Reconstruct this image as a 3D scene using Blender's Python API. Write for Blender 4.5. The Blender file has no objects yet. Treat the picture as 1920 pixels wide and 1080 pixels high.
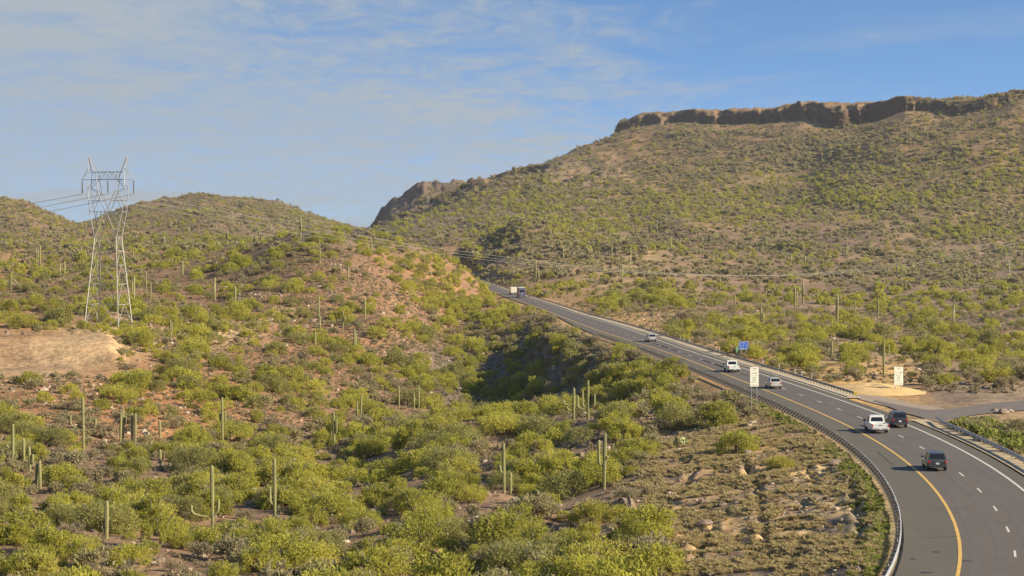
import bpy, bmesh, math, random
import numpy as np
from mathutils import Vector, Matrix
random.seed(7); rng = np.random.default_rng(11)
SC = bpy.context.scene
COL = SC.collection

# ------------------------------------------------------------------ camera
F, UC, VC, VH, CAMH = 3800.0, 960.0, 540.0, 448.0, 22.5     # focal length in photo pixels, horizon row, height above road
cam = bpy.data.cameras.new('camera'); camo = bpy.data.objects.new('camera', cam); COL.objects.link(camo)
cam.sensor_width = 36.0; cam.lens = 36.0*F/1920.0; cam.clip_start = 1.0; cam.clip_end = 60000.0
camo.location = (0, 0, CAMH); camo.rotation_euler = (math.radians(90)-math.atan((VC-VH)/F), 0, 0)
SC.camera = camo
SC.render.resolution_x = 1024; SC.render.resolution_y = 576
# ------------------------------------------------------------------ light
SUN_EL, SUN_AZ = 27.0, 107.0          # azimuth measured clockwise from the view direction (+Y)
el, az = math.radians(SUN_EL), math.radians(SUN_AZ)
sd = Vector((math.sin(az)*math.cos(el), math.cos(az)*math.cos(el), math.sin(el)))
sun = bpy.data.lights.new('sun', 'SUN'); sun.energy = 5.0; sun.angle = math.radians(0.55); sun.color = (1.0, 0.86, 0.64)
suno = bpy.data.objects.new('sun', sun); COL.objects.link(suno); suno.rotation_euler = sd.to_track_quat('Z', 'Y').to_euler()
suno.location = (300, -100, 300)
W = bpy.data.worlds.new('World'); SC.world = W; W.use_nodes = True
nt = W.node_tree; nt.nodes.clear()
def N(nt, typ, **kw):
    n = nt.nodes.new(typ)
    for k, v in kw.items(): setattr(n, k, v)
    return n
def setin(n, **kw):
    for k, v in kw.items(): n.inputs[k].default_value = v
out = N(nt, 'ShaderNodeOutputWorld'); bg = N(nt, 'ShaderNodeBackground'); nt.links.new(bg.outputs[0], out.inputs[0])
sky = N(nt, 'ShaderNodeTexSky', sky_type='NISHITA', sun_disc=False, sun_elevation=el, sun_rotation=az,
        air_density=1.0, dust_density=0.3, ozone_density=2.5, altitude=900)
tc = N(nt, 'ShaderNodeTexCoord')
lift = N(nt, 'ShaderNodeVectorMath', operation='MULTIPLY_ADD'); nt.links.new(tc.outputs['Generated'], lift.inputs[0])
lift.inputs[1].default_value = (1, 1, 3.0); lift.inputs[2].default_value = (0, 0, 0.16)
nrm = N(nt, 'ShaderNodeVectorMath', operation='NORMALIZE'); nt.links.new(lift.outputs[0], nrm.inputs[0]); nt.links.new(nrm.outputs[0], sky.inputs[0])
# thin cirrus sheet: noise laid on a plane high above
sep = N(nt, 'ShaderNodeSeparateXYZ'); nt.links.new(tc.outputs['Generated'], sep.inputs[0])
def M(op, a, b=None, c=None, clamp=False, nt=nt):
    n = N(nt, 'ShaderNodeMath', operation=op); n.use_clamp = clamp
    for i, x in enumerate((a, b, c)):
        if x is None: continue
        if isinstance(x, (int, float)): n.inputs[i].default_value = x
        else: nt.links.new(x, n.inputs[i])
    return n.outputs[0]
zz = M('ADD', M('MAXIMUM', sep.outputs[2], 0.0), 0.055)
px = M('DIVIDE', sep.outputs[0], zz); py = M('DIVIDE', sep.outputs[1], zz)
cmb = N(nt, 'ShaderNodeCombineXYZ'); nt.links.new(px, cmb.inputs[0]); nt.links.new(py, cmb.inputs[1])
def wnoise(scale, detail, rough, dist, sx=1, sy=1, off=(0, 0, 0)):
    mp = N(nt, 'ShaderNodeMapping'); nt.links.new(cmb.outputs[0], mp.inputs[0])
    mp.inputs['Scale'].default_value = (sx, sy, 1); mp.inputs['Location'].default_value = off
    mp.inputs['Rotation'].default_value = (0, 0, 0.5)
    n = N(nt, 'ShaderNodeTexNoise'); nt.links.new(mp.outputs[0], n.inputs['Vector'])
    setin(n, Scale=scale, Detail=detail, Roughness=rough, Distortion=dist); return n.outputs['Fac']
n1 = wnoise(1.1, 9, 0.62, 0.5, 1.0, .55); n2 = wnoise(5.0, 8, 0.68, 0.9, 1.0, .5, (3, 1, 0)); n3 = wnoise(0.55, 3, .5, .2, off=(9, 4, 0))
# edge of the sheet: runs from upper middle down to the right
edge = M('ADD', M('SUBTRACT', M('MULTIPLY', sep.outputs[2], -2.6), sep.outputs[0]), 0.385)
edge = M('MULTIPLY', edge, 3.5)
body = M('ADD', edge, M('MULTIPLY', M('SUBTRACT', n1, .5), 2.0))
body = M('ADD', body, M('MULTIPLY', M('SUBTRACT', n2, .5), 1.6))
cov = N(nt, 'ShaderNodeMapRange', interpolation_type='SMOOTHSTEP'); nt.links.new(body, cov.inputs[0])
setin(cov, **{'From Min': 0.0, 'From Max': 1.1, 'To Min': 0.02, 'To Max': 0.88})
wisp = M('MULTIPLY', M('MAXIMUM', M('SUBTRACT', n3, .53), 0.0), 2.2, clamp=True)
cv = M('ADD', M('MULTIPLY', cov.outputs[0], M('MULTIPLY_ADD', n2, 1.5, 0.12)), wisp, clamp=True)
mixc = N(nt, 'ShaderNodeMix', data_type='RGBA'); nt.links.new(cv, mixc.inputs[0])
hue = N(nt, 'ShaderNodeMix', data_type='RGBA', blend_type='MULTIPLY'); hue.inputs[0].default_value = 1
nt.links.new(sky.outputs[0], hue.inputs[6]); hue.inputs[7].default_value = (0.66, 0.84, 0.91, 1)
nt.links.new(hue.outputs[2], mixc.inputs[6]); mixc.inputs[7].default_value = (1.72, 1.98, 2.24, 1)
nt.links.new(mixc.outputs[2], bg.inputs[0]); bg.inputs[1].default_value = 0.125
SC.view_settings.view_transform = 'Standard'; SC.view_settings.look = 'None'
SC.view_settings.exposure = 0.95; SC.view_settings.gamma = 1.0; SC.view_settings.use_curve_mapping = False

# ------------------------------------------------------------------ helpers
def ss(a, b, x):
    t = np.clip((x-a)/(b-a), 0, 1); return t*t*(3-2*t)
def hash2(ix, iy, seed):
    h = (ix.astype(np.int64)*374761393 + iy.astype(np.int64)*668265263 + seed*1442695041) & 0xFFFFFFFF
    h = ((h ^ (h >> 13))*1274126177) & 0xFFFFFFFF
    return ((h ^ (h >> 16)) & 0xFFFFFF)/float(0xFFFFFF)
def vnoise(x, y, seed=0):
    ix = np.floor(x); iy = np.floor(y); fx = x-ix; fy = y-iy
    fx = fx*fx*fx*(fx*(fx*6-15)+10); fy = fy*fy*fy*(fy*(fy*6-15)+10)
    a = hash2(ix, iy, seed); b = hash2(ix+1, iy, seed); c = hash2(ix, iy+1, seed); d = hash2(ix+1, iy+1, seed)
    return (a*(1-fx)+b*fx)*(1-fy)+(c*(1-fx)+d*fx)*fy - .5
def fbm(x, y, wl, octs=3, seed=0, gain=.5):
    s = 0; a = 1; n = 0
    for o in range(octs):
        ca, sa = math.cos(o*1.1+.4), math.sin(o*1.1+.4)
        s = s + a*vnoise((x*ca-y*sa)/wl, (x*sa+y*ca)/wl, seed+o*17); n += a; a *= gain; wl *= .5
    return s/n*2
def zof(u, v, D): return CAMH - D*(v-VH)/F
def proj(X, Y, Z): return UC+F*X/Y, VH+F*(CAMH-Z)/Y

# ------------------------------------------------------------------ road lines (plan), smoothed from survey points
YG = np.arange(80, 1300.1, 5.0)
def smooth_line(pts, lam):
    n = len(YG); A = np.zeros((len(pts), n)); b = np.array([p[0] for p in pts])
    for i, (x, y) in enumerate(pts):
        t = (y-YG[0])/5.0; k = int(np.clip(math.floor(t), 0, n-2)); A[i, k] = 1-(t-k); A[i, k+1] = t-k
    Dm = np.zeros((n-3, n))
    for i in range(n-3): Dm[i, i:i+4] = (-1, 3, -3, 1)
    return np.linalg.solve(A.T@A + lam*Dm.T@Dm + 1e-9*np.eye(n), A.T@b)
yel = [(-6.4,846.5),(-.3,768.8),(8.1,668),(15.6,571),(24.7,461.9),(32.0,388.3),(34.0,355.9),(35.5,336.7),(36.8,316.0),(38.0,298.1),(38.7,279.9),(39.7,265.8),(40.3,251.4),(40.6,238.6),(40.5,231.0),(40.5,222.4),(40.1,210.2),(39.4,197.1),(38.6,188.7),(37.9,182.0),(37.2,175.1),(36.4,168.8),(35.5,162.8),(34.4,156.3),(33.3,150.8),(32.3,145.7),(31.3,140.9),(29.9,134.8),(-18.6,1010),(-45,1280),(18,100)]
XYEL = smooth_line(yel, 400.0)
whi = [(0.3,846.5),(6.6,768.8),(15.0,668),(22.9,571),(26.8,530.8),(33.3,439.3),(38.3,374.7),(41.6,335.6),(43.3,317.8),(44.6,297.5),(45.7,281.1),(46.6,272.1),(47.5,258.1),(48.0,244.2),(48.1,231.0),(47.8,215.9),(47.3,201.4),(46.0,182.6),(37.6,134.8),(25.8,100),(-11.8,1010),(-38,1280)]
XWHI = smooth_line(whi, 400.0)
def xy_(Y): return np.interp(Y, YG, XYEL)
def xw_(Y): return np.interp(Y, YG, XWHI)
def line(kind, off, y0, y1, step=2.0):
    Y = np.arange(y0, y1+step*.5, step); X = xy_(Y) if kind == 'y' else xw_(Y) if kind == 'w' else (xy_(Y)+xw_(Y))*.5
    dx = np.gradient(X, Y); n = np.sqrt(1+dx*dx)
    if callable(off): off = off(Y)
    return np.c_[X+off/n, Y-off*dx/n]
def RL(Y): return 4.3-3.1*ss(430, 640, np.asarray(Y, float))    # shoulder left of the yellow line
def RR(Y): return 3.25-1.6*ss(400, 620, np.asarray(Y, float))    # rail distance right of the white line

# ------------------------------------------------------------------ terrain height
cp = []   # (u, D, z)
def P(u, D, z): cp.append((u, D, z))
def V(u, v, D): cp.append((u, D, zof(u, v, D)))
for u in (-250, 0):
    P(u,120,-5); P(u,170,-6); V(u,900,250); V(u,765,335); V(u,700,395); V(u,628,440); V(u,575,580); V(u,520,800); V(u,487,1100); V(u,470,1500); P(u,2400,24)
P(200,120,-5.5); P(200,170,-6.5); V(200,850,290); V(200,745,368); V(200,668,425); V(200,608,480); V(200,545,620); V(200,490,900); V(200,462,1300); P(200,2400,24)
P(400,120,-6); P(400,170,-7); V(400,900,270); V(400,780,360); V(400,680,440); V(400,600,540); V(400,520,680); V(400,475,850); V(400,458,1200); P(400,2400,24)
P(600,120,-6); P(600,170,-7.5); V(600,900,275); V(600,785,380); V(600,705,450); V(600,605,560); V(600,505,650); V(600,440,740); P(600,900,20); P(600,1300,12); P(600,2400,20)
P(750,120,-6); P(750,170,-7.5); V(750,900,280); V(750,795,390); V(750,745,450); V(750,650,540); V(750,560,640); V(750,490,740); V(750,458,800); P(750,950,14); P(750,1300,10); P(750,2300,24)
P(850,120,-6); P(850,170,-7); V(850,900,262); V(850,800,400); V(850,750,460); V(850,690,530); V(850,605,650); V(850,535,760); V(850,491,840); P(850,1000,9)
V(905,541,800); V(912,524,850); V(895,512,900)
V(950,715,484); V(950,650,545); V(950,595,633); V(960,570,730)
V(1050,750,396); V(1050,700,430); V(1050,640,485)
V(1150,800,318); V(1150,745,358); V(1150,697,389); V(1150,655,435)
P(1000,120,-6); P(1000,170,-6.8); V(1000,960,223); V(1000,860,279)
V(1200,790,305); V(1300,728,321)
for Y in (90, 115, 140, 165, 190, 215, 240, 265, 290, 315):
    for dd in (5, 11, 18, 26, 34, 44):
        X = float(xy_(Y))-float(RL(Y))-dd; P(UC+F*X/Y, Y, max(-.17*dd, -6.6))
for Y in list(range(100, 300, 30))+[340, 390, 450, 520, 600, 700, 800, 900, 1050, 1200]:
    for X in (float(xy_(Y))-5, float(xw_(Y))+5): P(UC+F*X/Y, Y, -0.2)
P(1960,200,-.3); P(2250,150,-.3); P(2250,230,-.3); P(1930,270,-.2); P(2250,300,0); V(1920,706,330); V(1800,706,335)
V(1500,688,355); V(1500,640,460); V(1500,580,690); V(1500,540,950); V(1500,500,1200); V(1500,455,1480); V(1500,400,1700); V(1500,350,1880); V(1500,300,2050); V(1500,224,2270); P(1500,2800,160)
V(1300,600,560); V(1300,560,720); V(1300,520,950); V(1300,488,1150); V(1300,450,1420); V(1300,400,1700); V(1300,350,1930); V(1300,300,2130); V(1300,228,2450); P(1300,2900,155)
V(1100,570,690); V(1100,540,850); V(1100,500,1060); V(1100,462,1320)
V(1000,540,880); V(1000,510,1010); V(1000,480,1200); V(1000,440,1450); V(1000,400,1700); V(1000,360,1980); V(1000,321,2300); P(1000,2900,40)
V(1157,440,1480); V(1157,400,1720); V(1157,350,1980); V(1157,300,2220); V(1157,248,2580); P(1157,2950,110)
V(1080,283,2400); P(1080,2950,60)
V(940,358,2150); P(940,2600,25); V(900,372,2050); P(900,2450,25); V(830,396,1850); P(830,2250,25); V(770,415,1700); P(770,2050,25); V(728,432,1560); P(728,1900,20)
V(850,420,1680); V(850,448,1500); V(850,475,1250)
V(1700,660,420); V(1700,600,620); V(1700,550,900); V(1700,510,1200); V(1700,460,1480); V(1700,380,1700); V(1700,300,1880); V(1700,212,2150); P(1700,2700,165)
for u, e in ((1920, 0), (2250, 5)):
    V(u,660,420); V(u,600,600); V(u,550,850); V(u,520,1100); V(u,500,1290); V(u,470,1480); V(u,420,1600); V(u,345,1740); V(u,255,1900); V(u,183-e,2050); P(u,2600,185)
for u, D_ in ((1157,2580),(1300,2450),(1500,2270),(1700,2150),(1920,2050)):
    v_ = {1157:248,1300:228,1500:224,1700:212,1920:184}[u]; P(u, D_+130, zof(u, v_, D_)+2); P(u, D_+300, zof(u, v_, D_)+1)
cp = np.array(cp)
def tps_xy(u, D): return np.asarray(u)/100.0, 9.0*np.log(np.asarray(D))
cx, cy = tps_xy(cp[:, 0], cp[:, 1])
def kern(r2): return np.where(r2 > 1e-12, .5*r2*np.log(np.maximum(r2, 1e-12)), 0)
n = len(cp); A = np.zeros((n+3, n+3)); A[:n, :n] = kern((cx[:, None]-cx)**2+(cy[:, None]-cy)**2) + np.eye(n)*.12
A[:n, n] = 1; A[:n, n+1] = cx; A[:n, n+2] = cy; A[n:, :n] = A[:n, n:].T
# interpolate a flattened quantity so that far points do not swing near ones
SCL = lambda D: D/300.0+.5
w = np.linalg.solve(A, np.r_[cp[:, 2]/SCL(cp[:, 1]), 0, 0, 0])
def tps(u, D):
    sh = np.shape(u); a, b = tps_xy(np.ravel(u), np.ravel(D)); o = np.empty(a.size)
    for i in range(0, a.size, 60000):
        s = slice(i, i+60000); o[s] = kern((a[s, None]-cx)**2+(b[s, None]-cy)**2)@w[:n]+w[n]+w[n+1]*a[s]+w[n+2]*b[s]
    return (o*SCL(np.ravel(D))).reshape(sh)
def itp(u, pts): p = np.array(pts, float); return np.interp(u, p[:, 0], p[:, 1])
rimD = [(1100,2560),(1157,2580),(1300,2450),(1500,2270),(1700,2150),(1920,2050),(2250,1950)]
rimH = [(1148,0),(1157,11),(1215,12.5),(1300,14),(1400,18),(1500,20),(1600,21),(1680,19),(1750,13),(1850,10),(1920,9),(2250,9)]
ridges = [ # crest (u,v), distance, foot fraction, exponent
  ([(-600,330),(-200,362),(0,374),(50,379),(90,397),(140,419),(200,440),(260,455)], 2150, .45, 1.25),
  ([(60,470),(100,452),(150,428),(180,414),(250,386),(330,373),(368,366),(378,364),(430,371),(520,377),(545,388),(570,398),(620,414),(680,436),(740,452)], 2650, .5, 1.2),
  ([(560,446),(595,431),(625,418),(650,420),(700,431),(735,446)], 4300, .3, 1.0),
  ([(640,470),(690,446),(702,430),(715,404),(733,386),(768,366),(792,348),(850,344),(920,346),(1000,350),(1100,356),(1200,380)], 2900, .35, 0.75)]
bumps = [(1500,1330,26,55,9),(1280,1500,30,70,7),(1190,1180,22,60,6),(1430,1000,14,40,3),(985,1330,30,110,13),(930,1120,16,60,5),
         (1700,900,20,60,3),(1600,1400,30,60,6),(480,600,10,22,2.2),(330,520,9,20,1.8),(700,560,10,28,2.0),(120,900,20,70,3),(500,1000,22,70,4),(1250,800,14,40,2.5),(955,480,13,85,-4.2)]
def height(u, D, X, Y):
    u = np.clip(u, -250, 2250)
    h = tps(u, np.clip(D, 110, 3000))
    h = np.where(D > 3000, h*np.exp(-(D-3000)/1500), h)
    for (bu, bD, rx, ry, bh) in bumps:
        dx = (X-(bu-UC)/F*bD)/rx; dy = (Y-bD)/ry
        dx = np.where(dx < 0, dx*1.5, dx*.8)
        h = h + bh*np.exp(-(dx*dx+dy*dy))
    for k, (pts, Dc, fr, ex) in enumerate(ridges):
        cv = itp(u, pts); Dk = Dc*(1+.03*np.sin(u/130.0+k))
        zc = CAMH - Dk*(cv-VH)/F
        t = np.clip((D-Dk*(1-fr))/(Dk*fr), 0, 1); back = np.clip((D-Dk)/(Dk*.35), 0, 1)
        base = np.minimum(h, zc)
        spur = fbm(X, Y, 260, 3, 40+k)*.16*np.sin(np.pi*t)
        prof = base+(zc-base)*np.clip(t**ex+spur, 0, 1)*(1-back**1.2)
        if k == 3: prof = prof + (np.round(np.abs(fbm(X, Y, 70, 3, 99))*5)*4-4)*ss(0, .25, t)*(1-back)
        prof = np.where((D < Dk*(1-fr)) | (u > pts[-1][0]+60), -500, prof)
        h = np.maximum(h, prof)
    # mesa cliff with buttresses
    rd = itp(u, rimD) + (np.abs(fbm(X, Y*.35, 75, 2, 5))-.25)*60 + (np.abs(fbm(X, Y*.3, 20, 3, 9))-.25)*34
    rd = rd + 90*ss(1168, 1148, u)
    step = .70*ss(0, 7, D-rd)+.30*ss(14, 22, D-rd)
    h = h + itp(u, rimH)*step*(1+.05*np.round(3*fbm(X, Y, 14, 2, 77))) 
    # relief
    far = ss(500, 1500, D)
    rough = ss(0, 1, (Y > 1290)*9+np.minimum(np.abs(X-xy_(np.clip(Y, 80, 1290))+5), np.abs(X-xw_(np.clip(Y, 80, 1290))-5))/25)
    gul = np.abs(fbm(X, Y*.55, 150, 3, 3))
    plat = 1-ss(-30, 10, D-rd)*(u > 1140)*(D > 1800)*.85
    h = h + rough*plat*(far*(6.5*(.33-gul)*1.4) + (1-far)*1.0*fbm(X, Y, 55, 2, 8))
    crest_fade = 1.0
    h = h + rough*(.9*fbm(X, Y, 22, 2, 21)*(1+far*1.2) + .38*fbm(X, Y, 7, 2, 31)) + .10*fbm(X, Y, 2.2, 2, 44)*np.clip(rough+.3, 0, 1)
    # borrow-pit cut at the left
    cu = (u < 235)
    cutv = ss(246, 196, u+fbm(X, Y, 9, 2, 67)*22)*ss(398, 404, D)*ss(470, 440, D)
    face = -3.6+5.6*ss(404, 425, D)
    h = h*(1-cutv)+(face+.55*fbm(X, Y, 5, 3, 66))*cutv
    # rills on the highway embankment
    e = ss(1180, 1300, u)*ss(270, 235, D)*ss(0, 3, xy_(np.clip(Y, 80, 1290))-RL(Y)-X)
    r1 = np.abs(fbm(X+Y*.25, Y*.35, 7.5, 2, 52)); r2 = np.abs(fbm(X*.4, Y+X*.2, 11, 2, 53))
    h = h - e*(.4*np.exp(-(r1/.055)**2)+.65*np.exp(-(r2/.05)**2))+e*.22*fbm(X, Y, 3, 2, 54)
    # ravine left of the road
    # roadbed
    Yc = np.clip(Y, 80, 1290)
    infr = (Y > 60) & (Y < 1290)
    dl = (xy_(Yc)-RL(Yc))-X; dr = X-(xw_(Yc)+RR(Yc))
    dist = np.maximum(dl, dr)
    wl = 1-ss(.7, 5+6*ss(300, 450, D), dl); wr = 1-ss(.9, 12, dr)
    wgt = np.where(dl > 0, wl, np.where(dr > 0, wr, 1.0))*infr
    h = h*(1-wgt)+(-.14)*wgt
    # keep the ground under the road over its whole width, beyond mesh resolution
    h = np.where(infr & (dist < 1.0+D*.002), np.minimum(h, -.14-.00012*np.maximum(D-300,0)), h)
    # side road junction apron at the right
    ap = ss(252, 258, Y)*ss(288, 282, Y)*ss(0, 6, X-xw_(Yc))
    h = h*(1-ap)+(-.14)*ap
    return h
# polar sheet: fine in view, coarse elsewhere, out to the horizon
az_f = np.radians(np.arange(-17.6, 17.61, 0.05)); az_c = np.radians(np.r_[np.arange(20, 90, 4), np.arange(90, 270.1, 10), np.arange(272, 342, 4)])
R = [15, 30, 50, 70, 90, 105, 118]; r = 128.0
while r < 420: R.append(r); r *= 1.0042
while r < 3300: R.append(r); r *= 1.0072 if (r < 1980 or r > 2620) else 1.0026
R += [3400, 3600, 3800, 4000, 4150, 4300, 4450, 4700, 5200, 6000, 8000, 12000, 20000, 40000]
R = np.array(R)
TH = np.r_[az_f, az_c]; na, nr = len(TH), len(R)
T, RR_ = np.meshgrid(TH, R, indexing='ij')
X = RR_*np.sin(T); Y = RR_*np.cos(T); cosT = np.maximum(np.cos(T), .9)
tn = np.where(np.cos(T) > .3, np.tan(T), np.where(np.sin(T) > 0, 3, -3))
U = UC+F*tn
Z = height(U, RR_*cosT, X, Y)
Z = np.where(RR_ < 118, np.minimum(Z, -4), Z)
def carve(pts, depth, wid):
    global Z
    P_ = []
    for (u, v) in pts:
        th = math.atan((u-UC)/F); i = int(round((th-az_f[0])/(az_f[1]-az_f[0]))); col = VH+F*(CAMH-Z[i])/Y[i]
        j = next(q for q in range(7, nr) if col[q] <= v); P_.append(np.array((X[i, j], Y[i, j])))
    dm = np.full(Z.shape, 1e9)
    for A3, B3 in zip(P_[:-1], P_[1:]):
        d = B3-A3; t_ = np.clip(((X-A3[0])*d[0]+(Y-A3[1])*d[1])/(d@d), 0, 1); dm = np.minimum(dm, np.hypot(X-A3[0]-t_*d[0]+.35*vnoise(X/1.7, Y/1.7, 3), Y-A3[1]-t_*d[1]+.35*vnoise(X/1.7, Y/1.7, 4)))
    Z = Z-depth*np.exp(-(dm/wid)**2)+.25*depth*np.exp(-((dm-2.2*wid)/wid)**2)
for g_ in ([(1397,862),(1402,880),(1410,897)],[(1410,897),(1453,886)],[(1410,897),(1350,912),(1299,924)],[(1393,861),(1318,871),(1290,905),(1275,936)],[(1421,902),(1423,940),(1437,987),(1433,1030)],[(1271,1011),(1255,1045),(1243,1078)],
           [(1338,980),(1306,1051)],[(1330,980),(1413,970)],[(1516,877),(1534,908)],[(1595,908),(1611,956),(1615,995),(1612,1040)],[(1417,837),(1485,825)],[(1560,930),(1500,940),(1450,950)],[(1520,1000),(1480,1075)]):
    carve(g_, .34, .38)
verts = np.c_[X.ravel(), Y.ravel(), Z.ravel()]
verts = np.r_[verts, [[0, 0, -5.5]]]
ii, jj = np.meshgrid(np.arange(na), np.arange(nr-1), indexing='ij')
i2 = (ii+1) % na
faces = np.stack([ii*nr+jj, ii*nr+jj+1, i2*nr+jj+1, i2*nr+jj], -1).reshape(-1, 4)
def mesh_np(name, verts, faces):      # quads as arrays
    me = bpy.data.meshes.new(name); k = faces.shape[1]
    me.vertices.add(len(verts)); me.vertices.foreach_set('co', np.ascontiguousarray(verts, np.float32).ravel())
    me.loops.add(faces.size); me.loops.foreach_set('vertex_index', faces.astype(np.int32).ravel())
    me.polygons.add(len(faces)); me.polygons.foreach_set('loop_start', np.arange(0, faces.size, k, dtype=np.int32))
    me.update(calc_edges=True); me.validate(); return me
gme = mesh_np('ground', verts, faces[:, ::-1])
gme.polygons.foreach_set('use_smooth', np.ones(len(gme.polygons), bool))
# inner fan joined as the cap under the camera
bm = bmesh.new(); bm.from_mesh(gme); bm.verts.ensure_lookup_table()
c = bm.verts[na*nr]
for i in range(na):
    try: bm.faces.new((c, bm.verts[i*nr], bm.verts[((i+1) % na)*nr])).normal_flip()
    except Exception: pass
bm.to_mesh(gme); bm.free()
nf = len(az_f)
def grid_ij(X_, Y_):
    th = np.arctan2(X_, Y_); rr = np.hypot(X_, Y_)
    i = np.clip((th-az_f[0])/(az_f[1]-az_f[0]), 0, nf-1.001); j = np.interp(rr, R, np.arange(nr)); return i, np.clip(j, 0, nr-1.001)
def ground_z(X_, Y_):
    X_ = np.atleast_1d(np.asarray(X_, float)); Y_ = np.atleast_1d(np.asarray(Y_, float))
    i, j = grid_ij(X_, Y_); a = i.astype(int); b = j.astype(int); fa = i-a; fb = j-b
    return (Z[a, b]*(1-fa)+Z[a+1, b]*fa)*(1-fb)+(Z[a, b+1]*(1-fa)+Z[a+1, b+1]*fa)*fb
# visibility of grid nodes from the camera
VV = VH+F*(CAMH-Z)/Y
VVf = VV[:nf]; runmin = np.minimum.accumulate(np.where(RR_[:nf] < 118, 1e6, VVf), axis=1)
def visible(X_, Y_, ztop):
    i, j = grid_ij(np.atleast_1d(X_), np.atleast_1d(Y_)); a = i.astype(int); b = np.maximum(j.astype(int)-1, 0)
    v = VH+F*(CAMH-ztop)/Y_
    return v < runmin[a, b]+1
def ground_at(u, v):        # first terrain hit of the photo ray -> (X, Y, z)
    th = math.atan((u-UC)/F); i = int(round((th-az_f[0])/(az_f[1]-az_f[0]))); i = min(max(i, 0), nf-1)
    col = VVf[i]
    for j in range(8, nr):
        if col[j] <= v:
            t = (col[j-1]-v)/max(col[j-1]-col[j], 1e-6); rr = R[j-1]+(R[j]-R[j-1])*min(max(t, 0), 1)
            x, y = rr*math.sin(th), rr*math.cos(th); return x, y, float(ground_z(x, y)[0])
    rr = 2000; x, y = rr*math.sin(th), rr*math.cos(th); return x, y, float(ground_z(x, y)[0])

# ground colour by place: soil tones, with gully and bank shade painted in
anch = [(-100,430,.24,.165,.10),(80,440,.24,.165,.10),(300,410,.23,.16,.10),(430,400,.23,.165,.10),(600,420,.2,.16,.11),(250,475,.30,.20,.11),(60,485,.40,.25,.12),(130,500,.26,.18,.10),
 (560,520,.28,.17,.10),(800,510,.30,.18,.10),(700,590,.31,.185,.105),(885,560,.36,.21,.12),(450,560,.25,.15,.09),(330,540,.24,.155,.09),(100,560,.27,.165,.09),(60,600,.33,.2,.1),
 (100,665,.50,.35,.20),(20,660,.43,.28,.165),(200,650,.50,.35,.20),(100,640,.50,.35,.20),(60,685,.42,.29,.17),(60,740,.33,.185,.095),(200,740,.36,.19,.09),(350,760,.36,.19,.09),(330,700,.33,.19,.1),(420,620,.38,.26,.15),(600,760,.3,.18,.11),(500,690,.3,.17,.09),
 (600,650,.29,.16,.09),(100,900,.27,.18,.115),(400,900,.28,.185,.12),(700,850,.28,.19,.125),(900,1000,.31,.2,.13),(500,1050,.28,.19,.12),(1000,900,.28,.19,.125),(200,1050,.28,.19,.12),(980,1050,.38,.25,.15),
 (900,690,.17,.14,.115),(1050,680,.18,.145,.12),(1180,700,.24,.18,.13),(1060,600,.42,.27,.13),(1150,620,.42,.28,.13),(1200,900,.30,.21,.14),(1320,700,.42,.26,.12),(1250,750,.24,.18,.13),  # leading greys put the gully's shade into the soil colour
 (1250,980,.48,.33,.18),(1350,1000,.52,.35,.18),(1450,1000,.48,.34,.19),(1550,1000,.46,.34,.19),(1400,900,.52,.36,.19),(1500,900,.50,.36,.19),(1600,900,.46,.36,.20),(1450,800,.50,.34,.18),(1640,1000,.40,.33,.17),(1565,985,.20,.165,.13),(1520,1045,.24,.19,.14),(1370,1060,.26,.2,.14),(1430,925,.28,.21,.14),(735,405,.12,.10,.085),(760,380,.17,.125,.10),(840,355,.20,.145,.105),(900,352,.24,.17,.11),  # dark tones among the golds: rock and shade patches painted on the bank
 (1640,727,.60,.40,.16),(1590,722,.58,.38,.16),(1700,735,.45,.28,.14),(1780,735,.27,.2,.145),(1880,730,.36,.27,.18),(1850,710,.36,.26,.16),(1780,790,.42,.30,.16),(1880,790,.40,.28,.16),
 (1150,500,.38,.27,.15),(1190,480,.40,.29,.16),(1230,520,.33,.23,.14),(1080,440,.24,.175,.11),(1300,450,.22,.15,.105),(1500,460,.20,.145,.105),(1550,520,.23,.165,.115),(1400,560,.25,.18,.125),(1700,580,.27,.195,.135),(1850,600,.27,.195,.135),(1600,640,.32,.24,.15),(1850,520,.23,.17,.115),
 (1300,380,.27,.20,.10),(1600,380,.26,.195,.10),(1850,380,.26,.19,.10),(1200,280,.30,.20,.11),(1400,270,.28,.19,.105),(1700,260,.27,.185,.10),(1880,250,.27,.185,.10),(1350,330,.24,.18,.10),(1600,320,.22,.165,.095),(1080,320,.22,.17,.11),(950,390,.20,.165,.105),(800,400,.2,.16,.11)]
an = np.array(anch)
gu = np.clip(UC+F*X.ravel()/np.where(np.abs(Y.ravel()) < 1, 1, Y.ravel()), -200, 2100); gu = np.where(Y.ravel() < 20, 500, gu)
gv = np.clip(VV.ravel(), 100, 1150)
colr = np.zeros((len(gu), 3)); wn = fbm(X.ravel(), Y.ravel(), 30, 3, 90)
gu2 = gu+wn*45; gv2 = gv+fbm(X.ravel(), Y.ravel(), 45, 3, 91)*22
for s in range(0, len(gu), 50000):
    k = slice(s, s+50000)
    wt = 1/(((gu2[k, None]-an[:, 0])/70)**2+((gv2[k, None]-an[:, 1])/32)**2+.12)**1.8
    colr[k] = (wt@an[:, 2:])/wt.sum(1)[:, None]
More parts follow.
